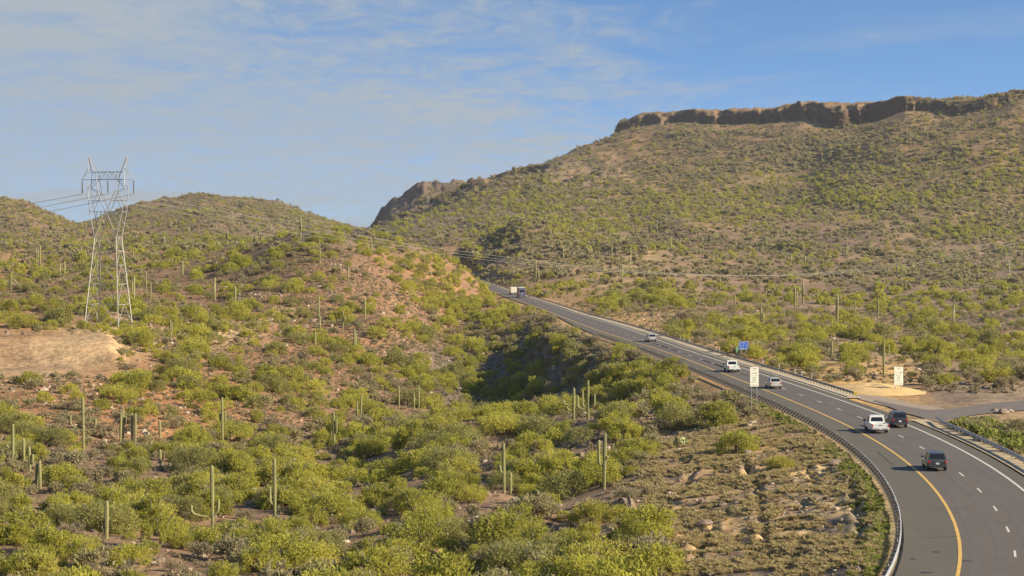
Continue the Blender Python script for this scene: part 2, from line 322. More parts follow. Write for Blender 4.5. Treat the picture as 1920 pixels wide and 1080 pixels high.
# dirt tracks
def seg_paint(pts, wpx, col):
    global colr
    dmin = np.full(len(gu), 1e9)
    for (a, b) in zip(pts[:-1], pts[1:]):
        A3 = np.array(ground_at(*a)[:2]); B3 = np.array(ground_at(*b)[:2]); d = B3-A3; L = d@d
        px_ = X.ravel()-A3[0]; py_ = Y.ravel()-A3[1]; t = np.clip((px_*d[0]+py_*d[1])/L, 0, 1)
        dmin = np.minimum(dmin, np.hypot(px_-t*d[0], py_-t*d[1]))
    k = ss(wpx*1.3, wpx*.6, dmin)[:, None]; colr = colr*(1-k)+np.array(col)*k
seg_paint([(360,642),(430,622),(480,604),(520,590),(545,577)], 3.2, (.46, .33, .19))
seg_paint([(1240,560),(1400,568),(1520,575),(1700,570)], 2.0, (.33, .25, .16))
seg_paint([(1490,592),(1560,612),(1640,640),(1720,652)], 1.6, (.36, .27, .17))
seg_paint([(1000,590),(1060,612),(1120,638)], 1.6, (.46, .33, .17))
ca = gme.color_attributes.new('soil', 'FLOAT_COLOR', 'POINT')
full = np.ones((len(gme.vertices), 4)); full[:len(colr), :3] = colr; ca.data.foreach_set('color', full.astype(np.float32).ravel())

# ------------------------------------------------------------------ materials
def mat(name):
    m = bpy.data.materials.new(name); m.use_nodes = True; t = m.node_tree
    b = t.nodes['Principled BSDF']; return m, t, b
def noise_n(t, scale, detail=6, rough=.6, coord='Object', sc=(1, 1, 1), dist=0):
    tcn = N(t, 'ShaderNodeTexCoord'); mp = N(t, 'ShaderNodeMapping'); mp.inputs['Scale'].default_value = sc
    t.links.new(tcn.outputs[coord], mp.inputs[0]); nn = N(t, 'ShaderNodeTexNoise'); t.links.new(mp.outputs[0], nn.inputs['Vector'])
    setin(nn, Scale=scale, Detail=detail, Roughness=rough, Distortion=dist); return nn.outputs['Fac']
def ramp(t, fac, stops):
    r_ = N(t, 'ShaderNodeValToRGB'); e = r_.color_ramp.elements
    while len(e) < len(stops): e.new(.5)
    for k, (p, c_) in enumerate(stops): e[k].position = p; e[k].color = (*c_, 1)
    t.links.new(fac, r_.inputs[0]); return r_.outputs[0]
def mixrgb(t, fac, a, b, mode='MIX'):
    m_ = N(t, 'ShaderNodeMix', data_type='RGBA', blend_type=mode)
    for sock, x in ((0, fac), (6, a), (7, b)):
        if isinstance(x, (int, float)): m_.inputs[sock].default_value = x
        elif isinstance(x, tuple): m_.inputs[sock].default_value = (*x, 1)
        else: t.links.new(x, m_.inputs[sock])
    return m_.outputs[2]
def plain(name, col, rough=.6, metal=0, var=.12, scale=3, bump=0, spec=None):
    m, t, b = mat(name)
    f = noise_n(t, scale, 5); c_ = ramp(t, f, [(.3, tuple(x*(1-var) for x in col)), (.7, tuple(min(1, x*(1+var)) for x in col))])
    t.links.new(c_, b.inputs['Base Color']); setin(b, Roughness=rough, Metallic=metal)
    if spec is not None: b.inputs['Specular IOR Level'].default_value = spec
    if bump:
        bn = N(t, 'ShaderNodeBump'); bn.inputs['Strength'].default_value = bump; t.links.new(f, bn.inputs['Height']); t.links.new(bn.outputs[0], b.inputs['Normal'])
    return m
# soil: vertex colour by place, mottled with stones, dry grass and rock
gm, t, b = mat('desert_soil'); b.inputs['Roughness'].default_value = .95; b.inputs['Specular IOR Level'].default_value = .1
at = N(t, 'ShaderNodeAttribute', attribute_name='soil')
f1 = noise_n(t, .9, 8, .7); f2 = noise_n(t, .12, 6, .65); f3 = noise_n(t, .025, 5, .6)
c1 = mixrgb(t, 1.0, at.outputs['Color'], ramp(t, f1, [(.32, (.50, .46, .44)), (.5, (.95, .95, .93)), (.68, (1.3, 1.28, 1.2))]), 'MULTIPLY')
c1 = mixrgb(t, 1.0, c1, ramp(t, f2, [(.35, (.68, .68, .70)), (.55, (1.0, 1.0, 1.0)), (.7, (1.18, 1.12, 1.0))]), 'MULTIPLY')
c1 = mixrgb(t, 1.0, c1, ramp(t, f3, [(.35, (.85, .87, .9)), (.65, (1.1, 1.05, 1.0))]), 'MULTIPLY')
geo = N(t, 'ShaderNodeNewGeometry'); sp = N(t, 'ShaderNodeSeparateXYZ'); t.links.new(geo.outputs['Normal'], sp.inputs[0])
steep = N(t, 'ShaderNodeMapRange'); t.links.new(sp.outputs[2], steep.inputs[0]); setin(steep, **{'From Min': .86, 'From Max': .74, 'To Min': 0, 'To Max': 1})
rk = ramp(t, noise_n(t, .22, 9, .75, sc=(1, 1, .35)), [(.3, (.055, .034, .028)), (.55, (.085, .05, .038)), (.8, (.17, .098, .062))])
spy = N(t, 'ShaderNodeSeparateXYZ'); t.links.new(geo.outputs['Position'], spy.inputs[0]); fr_m = N(t, 'ShaderNodeMapRange'); t.links.new(spy.outputs[1], fr_m.inputs[0]); setin(fr_m, **{'From Min': 1300, 'From Max': 1700})
c1 = mixrgb(t, M('MULTIPLY', steep.outputs[0], fr_m.outputs[0], nt=t), c1, rk)
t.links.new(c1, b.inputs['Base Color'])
bn = N(t, 'ShaderNodeBump'); setin(bn, Strength=.75, Distance=.35); t.links.new(f1, bn.inputs['Height']); t.links.new(bn.outputs[0], b.inputs['Normal'])
gme.materials.append(gm)
ground = bpy.data.objects.new('ground', gme); COL.objects.link(ground); ground['kind'] = 'structure'

def foliage(name, dark, lite, trans=.35, warm=None):
    m = bpy.data.materials.new(name); m.use_nodes = True; t = m.node_tree; t.nodes.clear()
    o = N(t, 'ShaderNodeOutputMaterial'); oi = N(t, 'ShaderNodeObjectInfo')
    f = noise_n(t, 1.3, 3, .6); 
    a = M('ADD', M('MULTIPLY', oi.outputs['Random'], .62, nt=t), M('MULTIPLY', M('SUBTRACT', f, .5, nt=t), .9, nt=t), nt=t)
    a = M('ADD', a, .19, nt=t, clamp=True)
    stops = [(0.0, dark), (1.0, lite)] if warm is None else [(0.0, dark), (.62, lite), (1.0, warm)]
    c_ = ramp(t, a, stops)
    d = N(t, 'ShaderNodeBsdfDiffuse'); tr = N(t, 'ShaderNodeBsdfTranslucent'); mx = N(t, 'ShaderNodeMixShader'); mx.inputs[0].default_value = trans
    t.links.new(c_, d.inputs[0]); t.links.new(c_, tr.inputs[0]); t.links.new(d.outputs[0], mx.inputs[1]); t.links.new(tr.outputs[0], mx.inputs[2]); t.links.new(mx.outputs[0], o.inputs[0])
    return m
M_pv = foliage('palo_verde_leaf', (.285, .28, .06), (.53, .505, .095), .52)
M_mes = foliage('mesquite_leaf', (.25, .24, .09), (.40, .38, .13), .5)
M_gold = foliage('golden_leaf', (.36, .33, .07), (.54, .50, .11), .5)
M_pvfar = M_pv
M_shrub = foliage('shrub_leaf', (.28, .225, .16), (.40, .37, .17), .45)
M_tuft = foliage('tuft_leaf', (.26, .20, .13), (.40, .34, .19), .3)
M_grass = foliage('dry_grass', (.42, .33, .17), (.58, .50, .26), .4)
M_weed = foliage('green_weed', (.16, .19, .05), (.36, .37, .09), .45)
M_bark = plain('bark', (.16, .15, .09), .9, var=.25)
M_bark2 = plain('grey_bark', (.20, .16, .12), .9, var=.25)
M_sag = plain('saguaro_skin', (.23, .22, .09), .75, var=.22, scale=1.3)
M_pad = plain('prickly_pear_pad', (.27, .29, .12), .7, var=.25)
M_rock = plain('pale_rock', (.38, .30, .22), .9, var=.25, scale=2)
M_rock2 = plain('brown_rock', (.20, .145, .11), .9, var=.3, scale=2)

# ------------------------------------------------------------------ object makers
def link(o, parent=None):
    COL.objects.link(o)
    if parent is not None: o.parent = parent
    return o
def mk(name, me, parent=None, m=None, loc=None):
    o = bpy.data.objects.new(name, me)
    if m is not None and not me.materials: me.materials.append(m)
    if loc is not None: o.location = loc
    return link(o, parent)
def empty(name, loc, rz=0, label=None, cat=None, group=None):
    o = bpy.data.objects.new(name, None); o.empty_display_size = .5; o.location = loc; o.rotation_euler = (0, 0, rz); link(o); tag(o, label, cat, group); return o
def tag(o, label=None, cat=None, group=None, kind=None):
    if label: o['label'] = label
    if cat: o['category'] = cat
    if group: o['group'] = group
    if kind: o['kind'] = kind
    return o
def bm_mesh(bm, name, m=None, smooth=False):
    bmesh.ops.recalc_face_normals(bm, faces=bm.faces)
    me = bpy.data.meshes.new(name); bm.to_mesh(me); bm.free()
    if m: me.materials.append(m)
    if smooth:
        me.polygons.foreach_set('use_smooth', np.ones(len(me.polygons), bool)); me.set_sharp_from_angle(angle=math.radians(smooth if smooth > 1 else 40))
    return me
def box(bm, c, s, rot=None, bev=0):
    r_ = bmesh.ops.create_cube(bm, size=1.0); mt = Matrix.Translation(c)@(rot.to_4x4() if rot else Matrix())@Matrix.Diagonal((*s, 1))
    bmesh.ops.transform(bm, matrix=mt, verts=r_['verts'])
    if bev:
        ed = list({e for v in r_['verts'] for e in v.link_edges}); bmesh.ops.bevel(bm, geom=ed, offset=bev, segments=1, affect='EDGES')
def tube(bm, pts, rad, n=6, cap=True):
    pts = [Vector(p) for p in pts]; rings = []; ref = Vector((.13, .27, .95)).normalized()
    for i, p in enumerate(pts):
        d = (pts[min(i+1, len(pts)-1)]-pts[max(i-1, 0)]).normalized()
        a = d.cross(Vector((0, 0, 1)) if abs(d.z) < .9 else Vector((1, 0, 0))).normalized() if i == 0 else (a-d*a.dot(d)).normalized()
        b_ = d.cross(a); r_ = rad[i] if hasattr(rad, '__len__') else rad
        rings.append([bm.verts.new(p+(a*math.cos(2*math.pi*k/n)+b_*math.sin(2*math.pi*k/n))*r_) for k in range(n)])
    for q in range(len(rings)-1):
        for k in range(n): bm.faces.new((rings[q][k], rings[q][(k+1) % n], rings[q+1][(k+1) % n], rings[q+1][k]))
    if cap: bm.faces.new(rings[0][::-1]); bm.faces.new(rings[-1])
def strip(name, L, Rr, z, m, kind='structure', parent=None):
    n_ = len(L); v = np.r_[np.c_[L, np.full(n_, z)], np.c_[Rr, np.full(n_, z)]]; f = np.array([[i, i+n_, i+n_+1, i+1] for i in range(n_-1)])
    me = mesh_np(name, v, f); o = mk(name, me, parent, m)
    if kind: o['kind'] = kind
    return o

# ------------------------------------------------------------------ highway
am, t, b = mat('asphalt'); b.inputs['Roughness'].default_value = .85; b.inputs['Specular IOR Level'].default_value = .25
fa = noise_n(t, .25, 6, .6, sc=(1, .25, 1)); fb_ = noise_n(t, 6, 6, .7)
ca1 = ramp(t, fa, [(.3, (.100, .085, .071)), (.7, (.124, .105, .088))]); t.links.new(mixrgb(t, .25, ca1, ramp(t, fb_, [(.35, (.07, .06, .055)), (.65, (.17, .15, .135))])), b.inputs['Base Color'])
sm, t, b = mat('shoulder_asphalt'); b.inputs['Roughness'].default_value = .9; b.inputs['Specular IOR Level'].default_value = .2
fa = noise_n(t, .25, 6, .6, sc=(1, .2, 1)); ca1 = ramp(t, fa, [(.3, (.098, .088, .070)), (.7, (.122, .110, .088))]); t.links.new(mixrgb(t, .3, ca1, ramp(t, noise_n(t, 7, 5, .7), [(.35, (.06, .055, .045)), (.65, (.16, .145, .115))])), b.inputs['Base Color'])
M_white = plain('white_paint', (.52, .50, .44), .7, var=.2, scale=2); M_yellow = plain('yellow_paint', (.58, .36, .085), .7, var=.2, scale=2)
M_gravel = plain('shoulder_gravel', (.46, .38, .26), .95, var=.3, scale=1.5)
Y0, Y1 = 92, 1240; M_wear = plain('worn_lane', (.098, .084, .075), .8, var=.12, scale=.3)
road = strip('road', line('y', lambda Y: -RL(Y)+.25, Y0, Y1), line('w', lambda Y: RR(Y)-1.25*ss(700,500,Y)-.35, Y0, Y1), 0.0, sm)
strip('traffic_lanes', line('y', .12, Y0, Y1), line('w', -.05, Y0, Y1), .006, am)
for q_, off_ in enumerate((1.05, 2.85)):
    strip('wheel_path', line('y', off_-.3, Y0, Y1), line('y', off_+.3, Y0, Y1), .010, M_wear)
    strip('wheel_path', line('w', -off_-.3, Y0, Y1), line('w', -off_+.3, Y0, Y1), .010, M_wear)
strip('yellow_edge_line', line('y', -.13, Y0, Y1), line('y', .13, Y0, Y1), .014, M_yellow)
strip('white_edge_line', line('w', -.13, Y0, Y1), line('w', .13, Y0, Y1), .014, M_white)
strip('gravel_strip', line('w', lambda Y: RR(Y)-1.27*ss(700,500,Y)-.37, 286, Y1), line('w', lambda Y: RR(Y)+.9, 286, Y1), .03, M_gravel)
strip('gravel_strip_near', line('w', lambda Y: RR(Y)-1.3, Y0, 252), line('w', lambda Y: RR(Y)+.8, Y0, 252), .03, plain('shoulder_dirt', (.40, .31, .19), .95, var=.35, scale=1.2)).name = 'gravel_strip'
# dashes at the places seen in the photo, 12.2 m apart
cen = line('m', 0, 95, 1200, 1.0); arc = np.r_[0, np.cumsum(np.hypot(*np.diff(cen, axis=0).T))]
s0 = np.interp(193.2, cen[:, 1], arc); k0 = -int(s0//12.35)
bm = bmesh.new(); k = k0
while s0+k*12.35+3 < arc[-1]-1:
    a_ = s0+k*12.35-1.5; k += 1
    if a_ < 0: continue
    p0 = Vector((np.interp(a_, arc, cen[:, 0]), np.interp(a_, arc, cen[:, 1]), .014)); p1 = Vector((np.interp(a_+3.05, arc, cen[:, 0]), np.interp(a_+3.05, arc, cen[:, 1]), .014))
    d = (p1-p0).normalized(); nn = Vector((d.y, -d.x, 0))*.085
    bm.faces.new([bm.verts.new(q) for q in (p0-nn, p0+nn, p1+nn, p1-nn)])
o = mk('lane_dashes', bm_mesh(bm, 'lane_dashes', M_white)); o['kind'] = 'structure'
# cracks and stains on the shoulder: tar patches
bm = bmesh.new()
for (u, v, wd) in ((1758,1037,.55),(1714,1050,.4),(1738,1076,.9),(1816,1054,.8)):
    D_ = CAMH*F/(v-VH); x = (u-UC)/F*D_
    pts = [(x-wd*.5, D_), (x-wd*.15, D_+.35), (x+.1*wd, D_+.2), (x+wd*.6, D_+.1), (x+wd*.2, D_-.25), (x-.2*wd, D_-.15)]
    bm.faces.new([bm.verts.new((p_[0], p_[1], .018)) for p_ in pts])
o = mk('tar_patch', bm_mesh(bm, 'tar_patch', plain('tar', (.035, .03, .03), .6))); o['kind'] = 'structure'
bm = bmesh.new()
for k in range(16):
    a0 = random.uniform(140, 330); o0 = random.uniform(-3.6, 9.5); acr = random.random() < .45; pts = []
    for q in range(9):
        yy_ = a0+(q*.12 if acr else q*1.6)+random.uniform(-.1, .1); oo = o0+(q*.42 if acr else random.uniform(-.12, .12)); pts.append(Vector((float(xy_(yy_))+oo, yy_, .017)))
    for p_, q_ in zip(pts[:-1], pts[1:]):
        d = (q_-p_).normalized(); nn = Vector((d.y, -d.x, 0))*.035; bm.faces.new([bm.verts.new(v_) for v_ in (p_-nn, p_+nn, q_+nn, q_-nn)])
o = mk('crack_seal', bm_mesh(bm, 'crack_seal', plain('crack_tar', (.04, .035, .033), .6))); o['kind'] = 'structure'
# side road
e1 = [(1640,750),(1700,762),(1745,769),(1790,766),(1840,758),(1907,752),(1990,744),(2120,735)]
e2 = [(1640,752),(1700,775),(1745,786),(1775,788),(1840,776),(1907,770),(1990,763),(2120,757)]
def gp(u, v): D_ = CAMH*F/(v-VH); return ((u-UC)/F*D_, D_)
def resamp(p, n_=40):
    p = np.array(p, float); t_ = np.linspace(0, len(p)-1, n_); return np.c_[np.interp(t_, range(len(p)), p[:, 0]), np.interp(t_, range(len(p)), p[:, 1])]
strip('side_road', resamp([gp(*p) for p in e2]), resamp([gp(*p) for p in e1]), -.02, plain('worn_asphalt', (.135, .112, .095), .9, var=.15, scale=.6))
ap = [gp(1600,742), gp(1660,752), gp(1745,775), gp(1800,800), gp(1745,786)]
e3 = [(1600,738),(1660,744),(1720,757),(1770,765)]; e4 = [(1612,748),(1680,766),(1745,788),(1790,792)]
strip('dirt_apron', resamp([gp(*p) for p in e4], 20), resamp([gp(*p) for p in e3], 20), -.05, plain('apron_dirt', (.28, .215, .155), .95, var=.15, scale=.8))

# ------------------------------------------------------------------ guardrails
M_galv = plain('galvanised_steel', (.36, .37, .38), .5, metal=.35, var=.15, scale=.6)
M_galvd = plain('darker_steel', (.20, .205, .21), .6, metal=.2, var=.2, scale=.6)  # darker tone of the rail steel, for the long right rail
M_wood = plain('treated_post', (.24, .21, .17), .85, var=.25, scale=1)
prof = [(0, .44), (.075, .475), (.075, .52), (0, .56), (0, .62), (.075, .66), (.075, .705), (0, .745)]
def guardrail(path, side, label, posts_single, zfun=None, ends=None, refl=0, matr=None, fade=None):
    # side: +1 rail face looks to +X (posts on the -X side)
    matr = matr or M_galv
    root = empty('guardrail', (float(path[0][0]), float(path[0][1]), 0), 0, label, 'guardrail'); ox, oy = path[0]
    d = np.gradient(path, axis=0); d /= np.linalg.norm(d, axis=1)[:, None]; nrm_ = np.c_[d[:, 1], -d[:, 0]]
    nrm_ *= np.sign(nrm_[:, :1])*side
    k_ = len(prof); th_ = .012
    P_ = [(a_, z_) for a_, z_ in prof]+[(a_-th_, z_) for a_, z_ in prof[::-1]]
    vs = []
    for i in range(len(path)):
        for a_, z_ in P_: vs.append((path[i][0]-ox+nrm_[i][0]*a_, path[i][1]-oy+nrm_[i][1]*a_, z_))
    m_ = len(P_); fs = [[i*m_+j, i*m_+(j+1) % m_, (i+1)*m_+(j+1) % m_, (i+1)*m_+j] for i in range(len(path)-1) for j in range(m_)]
    mk('rail', mesh_np('rail', np.array(vs), np.array(fs)), root, matr)
    bm = bmesh.new(); box(bm, (0, 0, .26), (.15, .15, .92)); pm = bm_mesh(bm, 'post', M_wood)
    bm = bmesh.new(); box(bm, (0, 0, .59), (.17, .14, .34)); km = bm_mesh(bm, 'blockout', M_wood)
    bm = bmesh.new(); box(bm, (0, 0, .79), (.05, .11, .10)); rm = bm_mesh(bm, 'reflector', plain('reflector', (.8, .78, .75), .4))
    s_ = np.r_[0, np.cumsum(np.hypot(*np.diff(path, axis=0).T))]; q = .6; cnt = 0; rest = bmesh.new()
    while q < s_[-1]:
        x = np.interp(q, s_, path[:, 0])-ox; y = np.interp(q, s_, path[:, 1])-oy; i = int(np.clip(np.searchsorted(s_, q), 0, len(path)-1)); nx, ny = nrm_[i]
        if cnt < posts_single:
            p_ = mk('post', pm, root, loc=(x-nx*.29, y-ny*.29, 0)); p_.rotation_euler = (0, 0, math.atan2(ny, nx))
            bl = mk('blockout', km, p_, loc=(.19, 0, 0))
            if refl and cnt % refl == 2: mk('reflector', rm, p_, loc=(.19, 0, .06))
        else: box(rest, (x-nx*.29, y-ny*.29, .26), (.15, .15, .92))
        q += 1.905; cnt += 1
    if cnt > posts_single:
        o_ = mk('post', bm_mesh(rest, 'far_posts', M_wood), root); o_['kind'] = 'stuff'
    else: rest.free()
    return root, (ox, oy)
lp = line('y', lambda Y: -RL(Y), 96, 470, 1.5)
gl, _ = guardrail(lp, 1, 'galvanised guardrail on short posts curving along the left edge of the highway', 220, refl=6)
rp = line('w', RR, 287, 1235, 3.0)
gr, off = guardrail(rp, -1, 'long straight guardrail along the right edge, beyond the side road, ending in a yellow marker', 290, matr=M_galvd)
bm = bmesh.new(); box(bm, (0, 0, .60), (.50, .06, .42), bev=.02); e_ = mk('end_marker', bm_mesh(bm, 'end_marker', plain('marker_yellow', (.85, .66, .04), .5, var=.05)), gr, loc=(rp[0][0]-off[0], rp[0][1]-off[1]-.15, 0))
e_['label'] = 'yellow end marker panel'
bm = bmesh.new()
for k in range(3): box(bm, (-.14+.14*k, -.036, .60), (.05, .006, .44), rot=Matrix.Rotation(.5, 3, 'Y'))
mk('stripe', bm_mesh(bm, 'stripe', plain('marker_black', (.03, .03, .03), .6)), e_)
np_ = line('w', lambda Y: RR(Y)+.25, 94, 249, 1.5)[::-1]
np_[:6, 0] += np.linspace(.9, 0, 6)
gn, _ = guardrail(np_, -1, 'nearer guardrail on the right shoulder, starting just past the side road', 100, matr=M_galv)

# ------------------------------------------------------------------ signs and delineators
M_signw = plain('sign_white', (.60, .60, .51), .5, var=.04); M_ink = plain('sign_ink', (.06, .07, .06), .6); M_signb = plain('sign_blue', (.02, .09, .46), .45, var=.05)
M_signg = plain('sign_green', (.05, .24, .10), .5, var=.1); M_sback = plain('sign_back', (.33, .34, .34), .5, metal=.4)
def sign(name, X_, Y_, zg, wd, z0, z1, face, rz, label, posts, rows, inkm, cat='road sign', border=None):
    root = empty(name, (X_, Y_, zg), rz, label, cat)
    bm = bmesh.new(); box(bm, (0, 0, (z0+z1)/2-zg), (wd, .03, z1-z0), bev=.008); mk('panel', bm_mesh(bm, 'panel', face), root)
    for px_ in posts:
        bm = bmesh.new(); tube(bm, [(0, 0, -.6), (0, 0, z1-zg-.15)], .045, 6); mk('post', bm_mesh(bm, 'post', M_galv), root, loc=(px_, .07, 0))
    bm = bmesh.new()
    for (cx_, cz, w_, h_) in rows:
        # each row: a run of small letter-like strokes
        n_ = max(1, int(w_*wd/(h_*.85))); 
        for q in range(n_):
            if n_ > 3 and random.random() < .14: continue
            xx = (cx_-.5)*wd-w_*wd/2+(q+.5)*w_*wd/n_; zc = z0-zg+cz*(z1-z0)
            box(bm, (xx-.22*h_, -.0215, zc), (.17*h_, .01, h_)); box(bm, (xx, -.0215, zc+random.choice((-.4, 0, .4))*h_), (.5*h_, .009, .2*h_)); 
            if random.random() < .6: box(bm, (xx+.22*h_, -.0215, zc), (.12*h_, .0095, h_*.9))
    mk('lettering', bm_mesh(bm, 'lettering', inkm), root)
    if border:
        bm = bmesh.new(); hh = z1-z0; zc = (z0+z1)/2-zg
        for s_ in (-1, 1): box(bm, (s_*(wd/2-.06), -.0205, zc), (.035, .008, hh-.1)); box(bm, (0, -.0205, zc+s_*(hh/2-.06)), (wd-.16, .008, .035))
        mk('border', bm_mesh(bm, 'border', border), root)
    return root
R7 = [(.55, .93, .5, .12), (.5, .85, .35, .12), (.5, .69, .8, .13), (.5, .565, .65, .14), (.52, .45, .42, .15), (.45, .335, .42, .15), (.5, .225, .8, .09), (.5, .08, .7, .11)]
D_ = 270; sx = (1415-UC)/F*D_
sign('road_sign', sx, D_, float(ground_z(sx, D_)[0]), 1.22, zof(0, 725, D_), zof(0, 688.5, D_), M_signw, .28, 'tall narrow white sign on two posts behind the left guardrail', (-.38, .38), R7, M_ink)
D_ = 300; sx = (1686-UC)/F*D_
sign('road_sign', sx, D_, float(ground_z(sx, D_)[0]), 1.42, zof(0, 723, D_), zof(0, 688, D_), M_signw, .25, 'tall narrow white sign standing on the tan dirt bank right of the highway', (-.45, .45), R7, M_ink)
D_ = 388; sx = (1394.5-UC)/F*D_
sign('road_sign', sx, D_, float(ground_z(sx, D_)[0]), 1.85, zof(0, 655.5, D_), zof(0, 640.5, D_), M_signb, .22, 'small blue sign with white lettering behind the right guardrail', (-.5, .5),
     [(.48, .82, .6, .17), (.5, .5, .75, .3), (.5, .16, .7, .2)], M_signw, border=M_signw)
D_ = 384; sx = (1382.5-UC)/F*D_
sign('mile_marker', sx, D_, float(ground_z(sx, D_)[0]), .46, zof(0, 662.5, D_), zof(0, 650, D_), M_signg, .2, 'narrow green mile marker just left of the blue sign', (0,),
     [(.5, .80, .62, .26), (.5, .5, .62, .26), (.5, .2, .62, .26)], M_signw, cat='mile marker')
bm = bmesh.new(); box(bm, (0, 0, .55), (.10, .03, 1.5), bev=.01); dm = bm_mesh(bm, 'delineator_post', plain('delineator_white', (.62, .60, .50), .6, var=.08))
bm = bmesh.new(); box(bm, (0, -.02, 1.15), (.08, .012, .18)); dr_ = bm_mesh(bm, 'reflector_tab', M_signw)
for u in (1276,1283,1293,1338,1349,1432,1462,1492,1505,1523):
    Yd = float(np.interp(0, [0], [0])) if False else None
    ys = np.arange(290, 700, 1.0); us = UC+F*(xw_(ys)+RR(ys)+1.0)/ys; Yd = float(ys[np.argmin(np.abs(us-u))]); xd = float(xw_(Yd)+RR(Yd)+1.0)
    o = mk('delineator', dm, None, loc=(xd, Yd, max(0, float(ground_z(xd, Yd)[0])))); tag(o, 'white delineator post behind the long right guardrail', 'delineator', 'delineator posts behind the right guardrail'); mk('reflector_tab', dr_, o)

# ------------------------------------------------------------------ vehicles
M_glass = plain('car_glass', (.012, .014, .017), .12, var=.05, spec=.5); M_tyre = plain('tyre', (.02, .02, .02), .85); M_rim = plain('rim', (.30, .30, .31), .4, metal=.6)
M_tail = plain('tail_light', (.42, .02, .02), .3, var=.05); M_trim = plain('black_trim', (.03, .03, .032), .6); M_plate = plain('number_plate', (.6, .62, .6), .5); M_chrome = plain('chrome', (.6, .6, .6), .25, metal=.8)
def carpaint(name, col, metal=.25, rough=.35):
    m, t, b = mat(name); setin(b, Roughness=rough, Metallic=metal); b.inputs['Coat Weight'].default_value = .5; b.inputs['Coat Roughness'].default_value = .1
    f = noise_n(t, 1.2, 4); t.links.new(ramp(t, f, [(.3, tuple(x*.86 for x in col)), (.7, tuple(min(1, x*1.06) for x in col))]), b.inputs['Base Color']); return m
def section(w0, w1, z0, z1, ch=.12):     # lower width, upper width, chamfered outline (x,z), closed
    c0 = min(ch, (z1-z0)*.3)
    return [(-w0+c0, z0), (w0-c0, z0), (w0, z0+c0), ((w0+w1)/2+.01, (z0+z1)/2), (w1, z1-c0), (w1-c0, z1), (-w1+c0, z1), (-w1, z1-c0), (-(w0+w1)/2-.01, (z0+z1)/2), (-w0, z0+c0)]
def loft(bm, secs):
    rings = [[bm.verts.new((x, y, z)) for x, z in s] for y, s in secs]; n_ = len(rings[0])
    for a_, b_ in zip(rings[:-1], rings[1:]):
        for k in range(n_): bm.faces.new((a_[k], a_[(k+1) % n_], b_[(k+1) % n_], b_[k]))
    bm.faces.new(rings[0]); bm.faces.new(rings[-1][::-1])
def quadpanel(pts, th, name, m):
    # flat panel from four points, given real thickness along its normal
    p = [Vector(q) for q in pts]; nn = (p[1]-p[0]).cross(p[3]-p[0]).normalized()*th; bm = bmesh.new()
    a_ = [bm.verts.new(q+nn) for q in p]; b_ = [bm.verts.new(q-nn) for q in p]
    bm.faces.new(a_); bm.faces.new(b_[::-1])
    for k in range(4): bm.faces.new((a_[k], b_[k], b_[(k+1) % 4], a_[(k+1) % 4]))
    return bm_mesh(bm, name, m)
def wheels(root, W_, ys, r_, wd=.26):
    bm = bmesh.new(); bmesh.ops.create_cone(bm, cap_ends=True, segments=24, radius1=r_, radius2=r_, depth=wd, matrix=Matrix.Rotation(math.pi/2, 4, 'Y'))
    ed = [e for e in bm.edges if abs(abs(e.verts[0].co.x)-wd/2) < 1e-4 and abs(abs(e.verts[1].co.x)-wd/2) < 1e-4 and e.verts[0].co.x*e.verts[1].co.x > 0]; bmesh.ops.bevel(bm, geom=ed, offset=.035, segments=2, affect='EDGES')
    wm = bm_mesh(bm, 'wheel', M_tyre, 40)
    bm = bmesh.new(); bmesh.ops.create_cone(bm, cap_ends=True, segments=20, radius1=r_*.62, radius2=r_*.55, depth=wd+.02, matrix=Matrix.Rotation(math.pi/2, 4, 'Y'))
    for k in range(5):
        a_ = k*2*math.pi/5; box(bm, (0, math.cos(a_)*r_*.32, math.sin(a_)*r_*.32), (wd+.05, .07, r_*.5), rot=Matrix.Rotation(-a_+math.pi/2, 3, 'X'))
    rm_ = bm_mesh(bm, 'rim', M_rim, 40)
    for s_ in (-1, 1):
        for y in ys: q = mk('wheel', wm, root, loc=(s_*(W_/2-.15), y, r_)); mk('rim', rm_, q)
